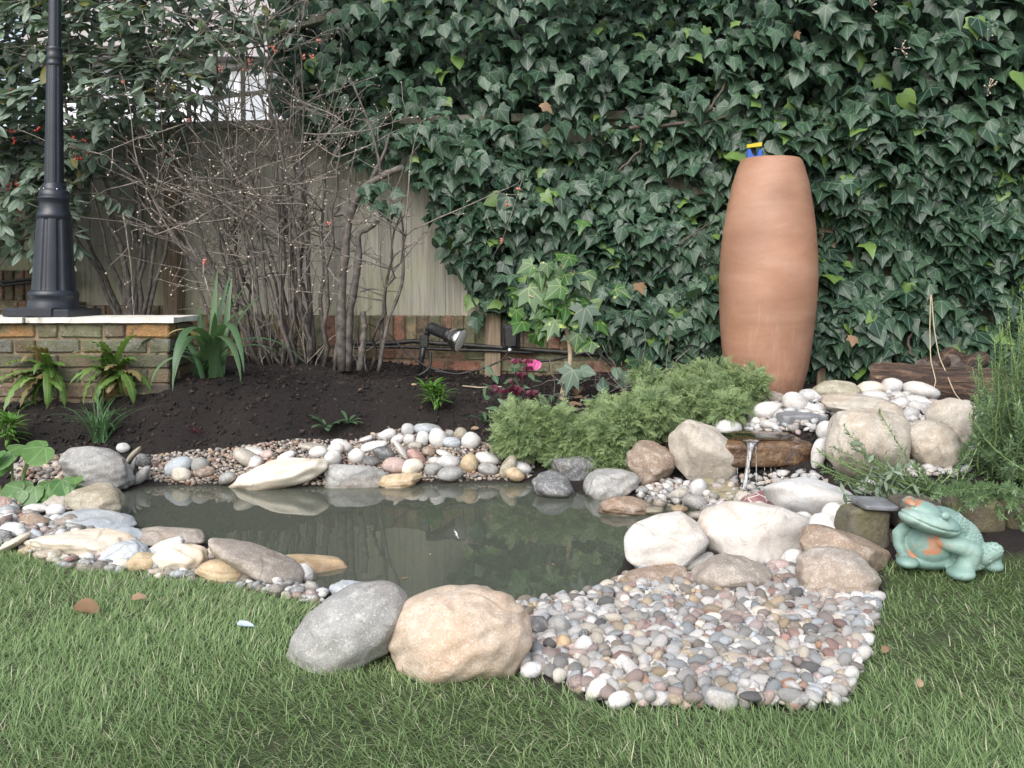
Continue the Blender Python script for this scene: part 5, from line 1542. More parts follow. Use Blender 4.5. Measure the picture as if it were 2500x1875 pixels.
# hellebore with burgundy flowers
hb = on_ground([1255], [1010])[0]
hel = thing('hellebore', 'hellebore with burgundy flowers and dark leaves beside the wooden post', 'plant', tuple(hb))
for q in range(12):
    tp = np.array([rng.normal(0, .07), rng.normal(0, .04), rng.uniform(.10, .30)])
    MB().add(*tube([np.array([rng.normal(0, .02), rng.normal(0, .02), 0]), tp * .6, tp], [.003, .003, .0022], 5)).build('stem', MAT['burgundy'], hel)
    me_ = None
    X, Y, Z = leaf_axes(5, (0, -.4, -.6), (0, -.2, -.4), .1, .1)
    fl_ = MB()
    for w in range(5):
        a = w * 1.2566
        yy = unit(np.array([[math.cos(a), math.sin(a) * .5 - .3, -.45]]))
        XX, YY, ZZ = frame_from(np.array([[math.cos(a) * .5, -.6, .6]]), yy)
        V_, T_ = PETAL
        fl_.add(fuse(V_, tp[None], XX, YY, ZZ, np.array([.034])), T_, tint=rng.uniform(0, 1))
    fl_.build('flower', MAT['burgundy'], hel)
n = 26
lp = np.c_[rng.normal(0, .10, n), rng.normal(-.02, .06, n), rng.uniform(.03, .26, n)]
X, Y, Z = leaf_axes(n, (0, -.6, .8), (0, -.3, -.3), .4, .8)
for q in range(n):
    V_, T_ = IVY_C
    o = obj('leaf', mesh_np('leaf', V_, T_, tint=np.full(len(V_), rng.uniform(.2, .9)), uv=V_), MAT['hellebore'], hel)
    set_axes(o, lp[q], X[q], Y[q], Z[q], (.04, .06, .06))
# pink cyclamen
pc_ = at_depth(1300, 960, 4.55); pc_[2] = terrain(pc_[0], pc_[1])
cyc = thing('cyclamen', 'single bright pink flower on a thin stalk beside the hellebore', 'flower', tuple(pc_))
tp = at_depth(1303, 905, 4.52) - pc_
MB().add(*tube([np.zeros(3), tp * .5 + np.array([-.01, 0, 0]), tp], [.0025, .0022, .002], 5)).build('stem', MAT['burgundy'], cyc)
for a in (-.5, .1, .7):
    XX, YY, ZZ = frame_from(np.array([[.2, -1.0, .2]]), np.array([[a, 0, 1.0]]))
    V_, T_ = PETAL
    MB().add(fuse(V_, tp[None], XX, YY, ZZ, np.array([.062])), T_).build('petal', MAT['pink'], cyc)

# variegated large leaved shrub with pale stem
vo_ = at_depth(1370, 985, 4.5); vo_[2] = terrain(vo_[0], vo_[1])
var = thing('variegated_shrub', 'large leaved ivy shrub splashed with yellow on a bare pale stem', 'shrub', tuple(vo_))
P = smooth(px_path([(1368, 990, 4.5), (1378, 940, 4.5), (1395, 880, 4.5), (1388, 820, 4.5), (1370, 760, 4.5), (1350, 690, 4.55)]), 16)
MB().add(*tube(P - vo_, np.linspace(.017, .008, 16), 8)).build('stem', MAT['palestem'], var)
for pts in ([(1370, 760, 4.5), (1330, 740, 4.45), (1290, 720, 4.42)], [(1350, 690, 4.55), (1380, 650, 4.5), (1440, 720, 4.45)], [(1395, 850, 4.5), (1440, 830, 4.45)], [(1400, 660, 4.5), (1420, 700, 4.5), (1440, 735, 4.5)]):
    MB().add(*tube(smooth(px_path(pts), 8) - vo_, np.linspace(.006, .003, 8), 6)).build('twig', MAT['palestem'], var)
spec = [(1290, 730, .19, 0), (1375, 765, .22, 1), (1340, 690, .16, 0), (1400, 690, .15, 0), (1275, 800, .11, 1), (1300, 660, .10, 1), (1430, 770, .15, 0), (1355, 800, .13, 1), (1400, 925, .15, 0), (1310, 830, .10, 1), (1410, 830, .10, 0), (1445, 850, .11, 0), (1460, 800, .10, 0), (1335, 655, .08, 1), (1390, 640, .09, 1), (1260, 770, .09, 1), (1350, 735, .10, 1), (1320, 770, .08, 1), (1560, 900, .15, 0), (1550, 935, .12, 0), (1435, 700, .11, 0), (1370, 715, .12, 1)]
for a, b, s_, pal in spec:
    XX, YY, ZZ = leaf_axes(1, (0, -1, .45), (0, -.1, -1), .3, .4)
    V_, T_ = PALM if s_ > .12 else IVY_A
    o = obj('leaf', mesh_np('leaf', V_, T_, tint=np.full(len(V_), rng.uniform(.1, .9)), uv=V_), MAT['varieg'] if (pal or rng.random() < .3) else MAT['lush' if s_ > .14 and rng.random() < .2 else 'ivy'], var)
    set_axes(o, at_depth(a, b - s_ * 150, 4.42 + rng.uniform(-.05, .05)) - vo_, XX[0], YY[0], ZZ[0], s_)
for q in range(34):
    a, b, s_ = rng.normal(1355, 55), rng.normal(730, 62), rng.uniform(.06, .13)
    XX, YY, ZZ = leaf_axes(1, (0, -1, .45), (0, -.1, -1), .35, .45)
    V_, T_ = [IVY_A, IVY_D, IVY_F, IVY_B][q % 4]
    o = obj('leaf', mesh_np('leaf', V_, T_, tint=np.full(len(V_), rng.uniform(.1, .9)), uv=V_), MAT['varieg'] if q % 3 else MAT['ivy'], var)
    set_axes(o, at_depth(a, b - s_ * 150, 4.46 + rng.uniform(-.05, .12)) - vo_, XX[0], YY[0], ZZ[0], s_)
# scrubby dead twigs and small leaves on the ground between
lit = thing('twig_litter', 'dry twigs and small leaves lying behind the juniper', 'twigs', tuple(vo_))
for q in range(46):
    a = at_depth(rng.uniform(1330, 1640), rng.uniform(900, 1000), rng.uniform(4.3, 4.65)); a[2] = max(a[2], terrain(a[0], a[1])) * .5 + terrain(a[0], a[1]) * .5 + .01
    S1 = wander(a, np.array([rng.normal(0, 1), rng.normal(0, .4), rng.normal(.2, .35)]), rng.uniform(.12, .4), 7, .2)
    MB().add(*tube(S1 - vo_, np.linspace(.0032, .0015, 7), 5)).build('twig', MAT['twig'], lit)
for q in range(30):
    a = at_depth(rng.uniform(1330, 1640), rng.uniform(890, 1010), rng.uniform(4.35, 4.6)); a[2] = max(a[2], terrain(a[0], a[1]) + .02)
    XX, YY, ZZ = leaf_axes(1, (0, -.6, .8), (0, -.4, -.3), .5, .7)
    V_, T_ = IVY_C
    o = obj('leaf', mesh_np('leaf', V_, T_, tint=np.full(len(V_), rng.uniform(.1, .8)), uv=V_), MAT['ivy'] if rng.random() < .75 else MAT['dead'], lit)
    set_axes(o, a - vo_, XX[0], YY[0], ZZ[0], rng.uniform(.04, .09))

# marsh marigold at the left edge
mo = on_ground([60], [1225])[0]
mar = thing('marsh_plant', 'marsh plant with round leaves on thick green stalks at left edge', 'plant', tuple(mo))
my = mo[1]
for pts, r_ in (([(48, 1220), (58, 1150), (85, 1090)], .008), ([(30, 1220), (30, 1170), (30, 1120)], .006), ([(90, 1230), (150, 1195), (205, 1175)], .005), ([(60, 1225), (120, 1205), (190, 1215)], .004), ([(10, 1220), (0, 1190), (-10, 1160)], .004)):
    MB().add(*tube(smooth(np.array([at_depth(a, b, my - .03) for a, b in pts]), 10) - mo, np.linspace(r_, r_ * .7, 10), 7)).build('stalk', MAT['greenstem'], mar)
for (a, b, s_, fx) in ((60, 1085, .13, (0, -.3, 1)), (110, 1090, .10, (.3, -.8, .5)), (30, 1105, .10, (-.2, -.5, .8)), (15, 1135, .08, (0, -.7, .6)), (60, 1195, .09, (0, -.9, .4)), (85, 1185, .10, (.1, -.8, .5)), (120, 1175, .09, (0, -.7, .7)), (150, 1170, .08, (.2, -.7, .7)), (180, 1190, .08, (.3, -.8, .5)), (20, 1215, .10, (0, -.6, .8)),
                       (50, 1225, .10, (0, -.5, .8)), (30, 1195, .08, (-.2, -.7, .6)), (185, 1165, .05, (0, -.4, .9)), (0, 1100, .1, (0, -.5, .8)), (0, 1225, .08, (0, -.5, .8)), (140, 1195, .06, (0, -.8, .5)), (100, 1205, .07, (0, -.8, .6))):
    XX, YY, ZZ = frame_from(np.array([fx]) + rng.normal(0, .1, (1, 3)), np.array([[rng.normal(0, .5), -.5, -.4]]))
    V_, T_ = ROUND
    o = obj('leaf', mesh_np('leaf', V_, T_, tint=np.full(len(V_), rng.uniform(.1, .9)), uv=V_), MAT['marigold'], mar)
    set_axes(o, at_depth(a, b, my - .04 + rng.uniform(-.03, .03)) - mo, XX[0], YY[0], ZZ[0], s_)

# ------------------------------------------------------------------ spreading juniper
jo = at_depth(1560, 1000, 4.25); jo[2] = terrain(jo[0], jo[1])
jun = thing('juniper', 'spreading feathery green juniper drooping over the boulders', 'shrub', tuple(jo))
spray = MB()
for q in range(15):
    t = q / 14
    sg = -1 if q % 2 else 1
    L = .42 * (1 - t * .75)
    b0 = np.array([0, t * .8, .05 * math.sin(t * 3)])
    a = R(38) * sg
    tipp = b0 + np.array([math.sin(a) * L, math.cos(a) * L, .08 * rng.normal()])
    w = .019
    sd2 = np.array([math.cos(a), -math.sin(a), 0]) * w
    V = np.array([b0 - sd2 * .6, b0 + sd2 * .6, (b0 + tipp) / 2 + sd2 + np.array([0, 0, .03]), tipp, (b0 + tipp) / 2 - sd2 + np.array([0, 0, .03])])
    spray.add(V, np.array([[0, 1, 2], [0, 2, 4], [4, 2, 3]]))
    for e in (.35, .65):
        c_ = b0 + (tipp - b0) * e
        for s2 in (-1, 1):
            a3 = a + R(40) * s2
            t3 = c_ + np.array([math.sin(a3), math.cos(a3), rng.normal() * .2]) * L * .42
            n3 = np.array([math.cos(a3), -math.sin(a3), 0]) * w * .7
            spray.add(np.array([c_ - n3, c_ + n3, t3]), np.array([[0, 1, 2]]))
SPV, SPT = np.concatenate(spray.V), np.concatenate(spray.T)
cl = [(1252, 1068, 3.86, 36), (1270, 1035, 3.95, 50), (1340, 1045, 3.95, 58), (1400, 1075, 3.90, 62), (1470, 1080, 3.86, 62), (1520, 1040, 3.95, 62), (1590, 1010, 4.02, 62), (1660, 985, 4.10, 56), (1730, 965, 4.15, 54), (1790, 950, 4.2, 50), (1835, 935, 4.25, 36),
      (1700, 925, 4.30, 40), (1620, 950, 4.30, 32), (1770, 995, 4.0, 42), (1440, 1120, 3.80, 38), (1500, 1130, 3.78, 34), (1370, 1110, 3.84, 38), (1580, 930, 4.35, 30), (1760, 910, 4.35, 28), (1480, 1010, 4.1, 40), (1275, 1085, 3.84, 30), (1490, 1165, 3.72, 12)]
SP, SN, ST = [], [], []
for a, b, y, rp in cl:
    m_ = int(rp * rp * .12)
    c0 = at_depth(a, b, y)
    rr = rp / F_PX * y * .92
    d = unit(rng.normal(0, 1, (m_, 3)) + np.array([0, -.35, .25]))
    rad = rr * rng.uniform(.35, 1.0, (m_, 1)) ** .6
    p = c0 + d * rad * np.array([1.15, 1.0, .95])
    SP.append(p)
    ST.append(d * .7 + rng.normal(0, .5, (m_, 3)) + np.array([0, -.35, -.05]))
    SN.append(np.array([0, -.5, 1.0]) + rng.normal(0, .5, (m_, 3)))
SP, SN, ST = np.concatenate(SP), np.concatenate(SN), np.concatenate(ST)
n = len(SP)
X, Y, Z = frame_from(SN, ST)
ss = rng.uniform(.05, .11, n)
tn = np.clip(rng.normal(.40, .32, n), 0, 1)
# tips are younger and yellower than the spray's base
tin = np.clip(np.repeat(tn, len(SPV)) * .6 + np.tile(np.clip(np.linalg.norm(SPV[:, :2], axis=1), 0, 1), n) * .45, 0, 1)
jm = MB().add(fuse(SPV, SP - jo, X, Y, Z, ss), rep(SPT, n, len(SPV)), tint=tin)
tag(jm.build('foliage', MAT['juniper'], jun, False), kind='stuff')
for a, b, y, rp in cl[:14]:
    c0 = at_depth(a, b, y) - jo
    st0 = np.array([.05, .1, .02])
    P = bezier(st0, st0 * .4 + c0 * .6 + np.array([0, 0, .10]), c0, 12)
    MB().add(*tube(P, np.linspace(.010, .003, 12), 6)).build('branch', MAT['bark'], jun)

# ------------------------------------------------------------------ rosemary, right
def rosemary(name, lab, base, sts, mat='rosemary', nl=(.020, .036), wd=.0022, gap=.0036):
    base = np.array(base)
    root = thing(name, lab, 'shrub', tuple(base))
    LV, LT_, tn_ = [], [], []
    sm = MB()
    for P in sts:
        m = len(P)
        MB().add(*tube(P - base, np.linspace(.0035, .0015, m), 5)).build('stem', MAT['greenstem'], root)
        seg = np.linalg.norm(np.diff(P, axis=0), axis=1)
        tot = seg.sum()
        k_ = int(tot / gap)
        tt = np.concatenate([[0], np.cumsum(seg)]) / tot
        ts = np.linspace(.12, 1, k_)
        C0 = np.stack([np.interp(ts, tt, P[:, q]) for q in range(3)], -1)
        D0 = unit(np.stack([np.interp(ts, tt, np.gradient(P, axis=0)[:, q]) for q in range(3)], -1))
        rnd = unit(np.cross(D0, rng.normal(0, 1, (k_, 3))))
        t_ = unit(rnd + D0 * .55)
        L = rng.uniform(*nl, k_) * np.clip(1.15 - ts * .45, .3, 1)
        sdv = unit(np.cross(t_, D0)) * wd
        V = np.stack([C0 - sdv * .6, C0 + sdv * .6, C0 + t_ * L[:, None] * .6 + sdv, C0 + t_ * L[:, None], C0 + t_ * L[:, None] * .6 - sdv], 1)
        LV.append(V.reshape(-1, 3))
        tn_.append(np.repeat(np.clip(rng.normal(.5, .25, k_) + ts * .15, 0, 1), 5))
    V = np.concatenate(LV)
    T = rep(np.array([[0, 1, 2], [0, 2, 4], [4, 2, 3]]), len(V) // 5, 5)
    tag(MB().add(V - base, T, tint=np.concatenate(tn_)).build('foliage', MAT[mat], root, False), kind='stuff')
    return root
rb = at_depth(2470, 1190, 3.15); rb[2] = terrain(rb[0], rb[1])
sts = []
for q in range(150):
    a, b = rng.uniform(2365, 2640), rng.uniform(860, 1220)
    if q < 28: a, b = rng.uniform(2425, 2560), rng.uniform(720, 900)
    e = at_depth(a, b, rng.uniform(2.85, 3.4))
    s0 = rb + np.array([rng.normal(.05, .09), rng.normal(0, .09), 0])
    sts.append(bezier(s0, np.array([e[0] * .8 + s0[0] * .2, e[1] * .7 + s0[1] * .3, s0[2] + (e[2] - s0[2]) * .35]), e, 9) + rng.normal(0, .003, (9, 3)))
rosemary('rosemary_bush', 'tall upright rosemary bush at the right picture edge', rb, sts)
rb2 = at_depth(2300, 1205, 2.85); rb2[2] = terrain(rb2[0], rb2[1])
sts = []
for (a, b) in ((2000, 1100), (1990, 1130), (2060, 1040), (2145, 1000), (2040, 1165), (2080, 1130), (2120, 1180), (2160, 1110), (2200, 1150), (2230, 1130), (2100, 1100), (2260, 1170), (2050, 1120), (2180, 1190), (2300, 1160), (2030, 1090), (2010, 1150), (2090, 1160), (2130, 1120), (2190, 1110), (2220, 1165), (2070, 1080), (2250, 1150), (2310, 1190), (2350, 1170), (2340, 1140), (2370, 1100), (2390, 1080), (2420, 1180), (2380, 1210), (2280, 1215), (2330, 1220), (2150, 1150), (2240, 1190)):
    e = at_depth(a, b, rng.uniform(2.75, 2.95))
    s0 = rb2 + np.array([rng.normal(-.02, .07), rng.normal(0, .05), 0])
    sts.append(bezier(s0, (s0 + e) / 2 + np.array([0, -.02, -.03 if b > 1060 else -.08]), e, 9))
for q in range(26):
    e = at_depth(rng.uniform(2270, 2560), rng.uniform(1185, 1300), rng.uniform(2.52, 2.66))
    s0 = at_depth(rng.uniform(2300, 2540), 1200, 2.85); s0[2] = terrain(s0[0], s0[1])
    sts.append(bezier(s0, (s0 + e) / 2 + np.array([0, 0, .05]), e, 9))
rosemary('rosemary_sprigs', 'low rosemary sprigs sprawling left over the pale boulders', rb2, sts)
sb_ = at_depth(2120, 1210, 2.78); sb_[2] = terrain(sb_[0], sb_[1])
sage = thing('sage_plant', 'soft grey green sage with oval leaves beside the slate', 'plant', tuple(sb_))
for (a, b) in ((2110, 1085), (2130, 1140), (2070, 1180), (2180, 1150), (2230, 1180), (2210, 1140), (2150, 1200), (2255, 1205), (2060, 1205), (2200, 1205), (2290, 1215)):
    e = at_depth(a, b, rng.uniform(2.7, 2.78))
    P = bezier(sb_ + np.array([rng.normal(.04, .05), 0, 0]), (sb_ + e) / 2 + rng.normal(0, .02, 3), e, 8)
    MB().add(*tube(P - sb_, np.linspace(.0028, .0018, 8), 5)).build('stem', MAT['sage'], sage)
    for q in range(9):
        V_, T_ = LANCE
        XX, YY, ZZ = leaf_axes(1, (0, -.6, .7), (0, 0, .2), .5, .9)
        o = obj('leaf', mesh_np('leaf', V_ * np.array([1.6, 1, 1]), T_, tint=np.full(len(V_), rng.random()), uv=V_), MAT['sage'], sage)
        set_axes(o, P[int(rng.integers(2, 8))] - sb_, XX[0], YY[0], ZZ[0], rng.uniform(.03, .05))
# ================================================================== OBJECTS
# spotlight on a stake
sb = at_depth(1028, 912, 5.02); sb[2] = terrain(sb[0], sb[1])
spot = thing('spotlight', 'black garden spotlight with silvered bulb on a ground stake', 'spotlight', tuple(sb))
q5 = 5.02 / F_PX
def rel(u, v, dy=0.0): return at_depth(u, v, 5.02 + dy) - sb
MB().add(*tube([rel(1024, 915), rel(1030, 870), rel(1035, 840)], [.010, .017, .019], 8)).build('stake', MAT['black'], spot)
V, T, Q = cbox(.052, .045, .075, .006)
MB().add(V + rel(1036, 833), T, Q).build('terminal_box', MAT['black'], spot, False)
MB().add(*tube([rel(1042, 820), rel(1046, 802)], [.017, .016], 10)).build('knuckle', MAT['black'], spot)
V, T, Q = tube([rel(1046, 801, -.025), rel(1046, 801, .025)], .020, 14)
MB().add(V, T, Q).build('knuckle', MAT['black'], spot)
ax0, ax1 = rel(1052, 800), rel(1122, 830, -.06)
axd = unit(ax1 - ax0)
la = np.linalg.norm(ax1 - ax0)
def along(prof, name, mat, n=28):
    """body of revolution about the lamp axis"""
    A = unit(np.cross(axd, [0, 0, 1])); B_ = np.cross(axd, A)
    a = np.linspace(0, 2 * np.pi, n, endpoint=False)
    V = np.concatenate([ax0 + axd * h + r * (np.cos(a)[:, None] * A + np.sin(a)[:, None] * B_) for r, h in prof])
    i = np.arange(len(prof) - 1)[:, None] * n; j = np.arange(n)[None]; k2 = (j + 1) % n
    return obj(name, mesh_np(name, V, np.stack([i + j, i + k2, i + n + k2, i + n + j], -1).reshape(-1, 4)), mat, spot)
along([(.0005, -.012), (.032, -.010), (.036, 0), (.037, .11), (.044, .114), (.044, .124), (.040, .130)], 'housing', MAT['black'])
along([(.040, .126), (.052, .142), (.068, .168), (.076, .197), (.076, .206), (.072, .208)], 'reflector', MAT['chrome'])
along([(.072, .207), (.064, .210), (.036, .215), (.0005, .217)], 'lens', MAT['lens'])
P = px_path([(1050, 860, 5.0), (1053, 885, 5.0), (1045, 905, 5.0), (1020, 918, 4.98)])
MB().add(*tube(smooth(P, 10) - sb, .009, 8)).build('cable_tail', MAT['cable'], spot)

# floodlight seen from behind, by the post
fb = at_depth(1247, 830, 5.05)
flood = thing('floodlight', 'black floodlight turned to the fence, hung beside the wooden post', 'floodlight', tuple(fb))
V, T, Q = cbox(.098, .055, .135, .014)
V[:, 0] *= np.where(V[:, 2] < 0, .78, 1.0)
MB().add(V + np.array([0, 0, .02]), T, Q).build('housing', MAT['black'], flood, False)
V, T, Q = cbox(.11, .012, .15, .006)
MB().add(V + np.array([.004, .036, .02]), T, Q).build('bezel', MAT['black'], flood, False)
MB().add(*tube([(-.005, -.01, -.05), (-.005, -.012, -.078)], [.018, .016], 10)).build('cable_gland', MAT['steel'], flood)
MB().add(*tube([(.03, .04, .02), (.03, .12, .02)], [.01, .01], 8)).build('bracket', MAT['black'], flood)

def cable(lab, pts, r, name='cable'):
    P = smooth(px_path(pts), 36)
    c0 = P.mean(0)
    o = MB().add(*tube(P - c0, r, 8)).build(name, MAT['cable'], None, loc=tuple(c0))
    tag(o, lab, 'cable')
cable('thick black conduit along the low brick wall, the upper of the pair', [(840, 838, 5.33), (960, 838, 5.32), (1010, 832, 5.31), (1060, 838, 5.30), (1130, 842, 5.29), (1215, 848, 5.28), (1350, 858, 5.25), (1480, 866, 5.22)], .015, 'conduit')
cable('thinner black conduit below the other on the low brick wall', [(840, 850, 5.31), (980, 846, 5.30), (1060, 852, 5.29), (1140, 855, 5.28), (1200, 856, 5.27), (1300, 862, 5.25)], .010, 'conduit')
cable('thin black cable looping from the wall down to the spotlight', [(900, 790, 5.2), (950, 815, 5.1), (990, 860, 5.04), (1040, 895, 5.0), (1100, 912, 5.0)], .0055)
cable('thin black cable sagging from the floodlight past the wooden post', [(1240, 862, 5.04), (1225, 880, 5.0), (1185, 898, 4.98), (1120, 914, 4.97), (1060, 906, 4.97)], .0055)
cable('black cable on the wall behind the lamp post at far left', [(-40, 692, 5.6), (20, 688, 5.6), (60, 682, 5.6), (110, 684, 5.6), (180, 690, 5.6)], .012)
cable('second black cable on the wall behind the lamp post, lower left', [(-40, 698, 5.58), (20, 696, 5.58), (70, 690, 5.58), (130, 692, 5.58)], .010)
cable('black cable half hidden under the ivy right of the floodlight', [(1240, 872, 5.0), (1280, 885, 4.98), (1350, 880, 4.98), (1440, 858, 5.0)], .007)
cable('dark pipe slanting down through the twigs behind the juniper', [(1460, 860, 4.8), (1500, 900, 4.7), (1560, 940, 4.6)], .008)

# ------------------------------------------------------------------ logs
def log(lab, a, b, r0, r1, n=28, seed=1):
    a, b = np.array(a), np.array(b)
    r = np.random.default_rng(seed)
    m = 22
    c0 = (a + b) / 2
    L = np.linalg.norm(b - a)
    t = np.linspace(-L / 2, L / 2, m)
    an = np.linspace(0, 2 * np.pi, n, endpoint=False)
    K = wave3(seed, 9)
    V = []
    for i, x in enumerate(t):
        rr = np.interp(i, [0, m - 1], [r0, r1])
        p = np.stack([np.full(n, x), np.cos(an) * rr, np.sin(an) * rr], -1)
        p[:, 1:] *= (1 + .06 * K(p) + .05 * K(p * 4) + r.normal(0, .012, n))[:, None]
        V.append(p)
    V = np.concatenate(V)
    i = np.arange(m - 1)[:, None] * n; j = np.arange(n)[None]; k2 = (j + 1) % n
    root = thing('log', lab, 'log', tuple(c0))
    d = unit(b - a)
    root.rotation_euler = Vector(d).to_track_quat('X', 'Z').to_euler()
    obj('bark', mesh_np('bark', V, np.stack([i + j, i + k2, i + n + k2, i + n + j], -1).reshape(-1, 4)), MAT['log'], root)
    for s_, base in ((0, 0), (1, (m - 1) * n)):
        ring_ = V[base:base + n]
        inner = ring_ * np.array([1, .5, .5])
        Vc = np.concatenate([ring_, inner, [[t[-s_], 0, 0]]])
        j = np.arange(n); k3 = (j + 1) % n
        obj('cut_end', mesh_np('cut_end', Vc, [np.stack([j, k3, k3 + n, j + n], -1), np.stack([j + n, k3 + n, np.full(n, 2 * n)], -1)]), MAT['logend'], root)
log('large weathered log lying behind the pale boulders on the right', at_depth(2128, 935, 4.55), at_depth(2450, 955, 4.25), .112, .110, seed=3)
log('short log leaning on top of the large one, nearest the string', at_depth(2275, 900, 4.42), at_depth(2322, 868, 4.65), .045, .050, seed=4)
log('thick short log end on behind the large log', at_depth(2320, 890, 4.50), at_depth(2345, 882, 4.85), .055, .055, seed=5)
log('short log lying rightmost on top of the large one', at_depth(2345, 905, 4.36), at_depth(2395, 878, 4.6), .042, .048, seed=6)
log('small log end showing left of the leaning one', at_depth(2250, 893, 4.5), at_depth(2262, 888, 4.75), .036, .036, seed=7)
def cord(lab, pts, r=.0028):
    P = smooth(px_path(pts), 30)
    c0 = P.mean(0)
    tag(MB().add(*tube(P - c0, r, 6)).build('string', MAT['palestem'], None, loc=tuple(c0)), lab, 'string')
cord('longer pale string hanging from the ivy down over the boulder', [(2274, 720, 4.55), (2280, 800, 4.5), (2292, 870, 4.4), (2310, 910, 4.32), (2330, 960, 4.2), (2352, 985, 4.1), (2368, 1000, 4.05)])
cord('shorter pale string hanging from the ivy beside the log', [(2272, 720, 4.55), (2270, 800, 4.5), (2272, 880, 4.38), (2285, 930, 4.31), (2280, 948, 4.3)])
cord('bare pale stick lying below the floodlight before the low wall', [(1130, 942, 4.9), (1170, 946, 4.88), (1225, 944, 4.86)], .004)

# ------------------------------------------------------------------ frog statue
fq = .000388
def fp(x, y, d=0.0): return np.array([(x - 1600) * fq, d, (1640 - y) * fq])
blobs = []          # centre, radii, tilt about Y (deg), yaw
def bl(c, r, tilt=0.0, yaw=0.0): blobs.append((c, np.array(r) * fq, tilt, yaw))
bl(fp(1410, 1185, -.050), (235, 190, 98), -15)               # head
bl(fp(1250, 1135, -.062), (95, 120, 68), -15)                # snout
bl(fp(1500, 1225, -.045), (130, 180, 90), -12)               # jaw
bl(fp(1380, 1085, -.02), (150, 150, 62), -14)                # brow
bl(fp(1455, 1090, -.108), (40, 30, 36))                      # eye near
bl(fp(1330, 1050, .02), (45, 35, 40))                        # eye far
bl(fp(1270, 1035, -.03), (46, 90, 34), -20)
bl(fp(1590, 1250, .0), (190, 190, 150), -30)                 # neck
bl(fp(1690, 1400, .01), (200, 210, 230), 25)                 # back
bl(fp(1790, 1480, .02), (130, 190, 160), 15)
bl(fp(1440, 1420, -.01), (190, 170, 190))                    # chest
bl(fp(1450, 1540, -.005), (250, 160, 90))                    # belly
def limb(pts, rad):
    for (p, q2, ra, rb_) in zip(pts[:-1], pts[1:], rad[:-1], rad[1:]):
        m = max(3, int(np.linalg.norm(q2 - p) / (.35 * min(ra, rb_) * fq)))
        for t in np.linspace(0, 1, m):
            blobs.append((p * (1 - t) + q2 * t, np.ones(3) * (ra * (1 - t) + rb_ * t) * fq, 0, 0))
limb([fp(1480, 1345, -.06), fp(1620, 1375, -.075), fp(1700, 1420, -.075), fp(1670, 1530, -.075), fp(1620, 1580, -.085)], [66, 78, 84, 76, 78])
bl(fp(1600, 1590, -.09), (105, 110, 58))
limb([fp(1270, 1290, .0), fp(1225, 1330, .0), fp(1215, 1420, -.01), fp(1240, 1500, -.03)], [58, 52, 44, 46])
bl(fp(1235, 1535, -.05), (85, 90, 50))
limb([fp(1830, 1480, -.04), fp(1920, 1440, -.045), fp(1955, 1510, -.02), fp(1945, 1570, -.03)], [95, 70, 60, 58])
bl(fp(1935, 1585, -.03), (82, 80, 52))
bl(fp(1690, 1570, .0), (230, 190, 75))
mb = MB()
Vs, Ts = ico(3)
for c, r, tilt, yaw in blobs:
    a = R(tilt)
    V = Vs * r
    V = np.stack([V[:, 0] * math.cos(a) - V[:, 2] * math.sin(a), V[:, 1], V[:, 0] * math.sin(a) + V[:, 2] * math.cos(a)], -1)
    mb.add(V + c, Ts)
tmp = obj('frog_tmp', mb.mesh('frog_tmp'))
md = tmp.modifiers.new('r', 'REMESH'); md.mode = 'VOXEL'; md.voxel_size = .0028; md.use_smooth_shade = True
ms = tmp.modifiers.new('s', 'SMOOTH'); ms.iterations = 10; ms.factor = .5
bpy.context.view_layer.update()
fe = tmp.evaluated_get(bpy.context.evaluated_depsgraph_get())
frog_me = bpy.data.meshes.new_from_object(fe)
bpy.data.objects.remove(tmp)
nv = len(frog_me.vertices)
co = np.empty(nv * 3, np.float32); frog_me.vertices.foreach_get('co', co); co = co.reshape(-1, 3).astype(float)
no = np.empty(nv * 3, np.float32); frog_me.vertices.foreach_get('normal', no); no = no.reshape(-1, 3).astype(float)
# mouth line round the head, and an eye rim
m0, m1 = fp(1180, 1105), fp(1580, 1245)
md_ = unit(m1 - m0); mn = np.array([-md_[2], 0, md_[0]])
dist = (co - m0) @ mn
al = (co - m0) @ md_ / np.linalg.norm(m1 - m0)
bend = .010 * np.sin(np.clip(al, 0, 1) * 3.14 * 1.0)
g = np.exp(-((dist + bend - .004) / .0032) ** 2) * ((al > -.1) & (al < .98) & (co[:, 1] < .03))
co -= no * (g * .0055)[:, None]
co += no * (wave3(5, 40)(co) * .0008)[:, None]
frog_me.vertices.foreach_set('co', co.astype(np.float32).ravel())
frog_me.materials.clear()
for p_ in frog_me.polygons: p_.use_smooth = True
frog_me.update()
FB = at_depth(1800 + 1600 / 3.16, 900 + 1640 / 3.16, 2.47)
FB[2] = .038
frog = thing('frog_statue', 'turquoise glazed frog statue with worn orange chest on the lawn', 'statue', tuple(FB))
frog.scale = (.96, .96, .88)
obj('body', frog_me, MAT['glaze'], frog)
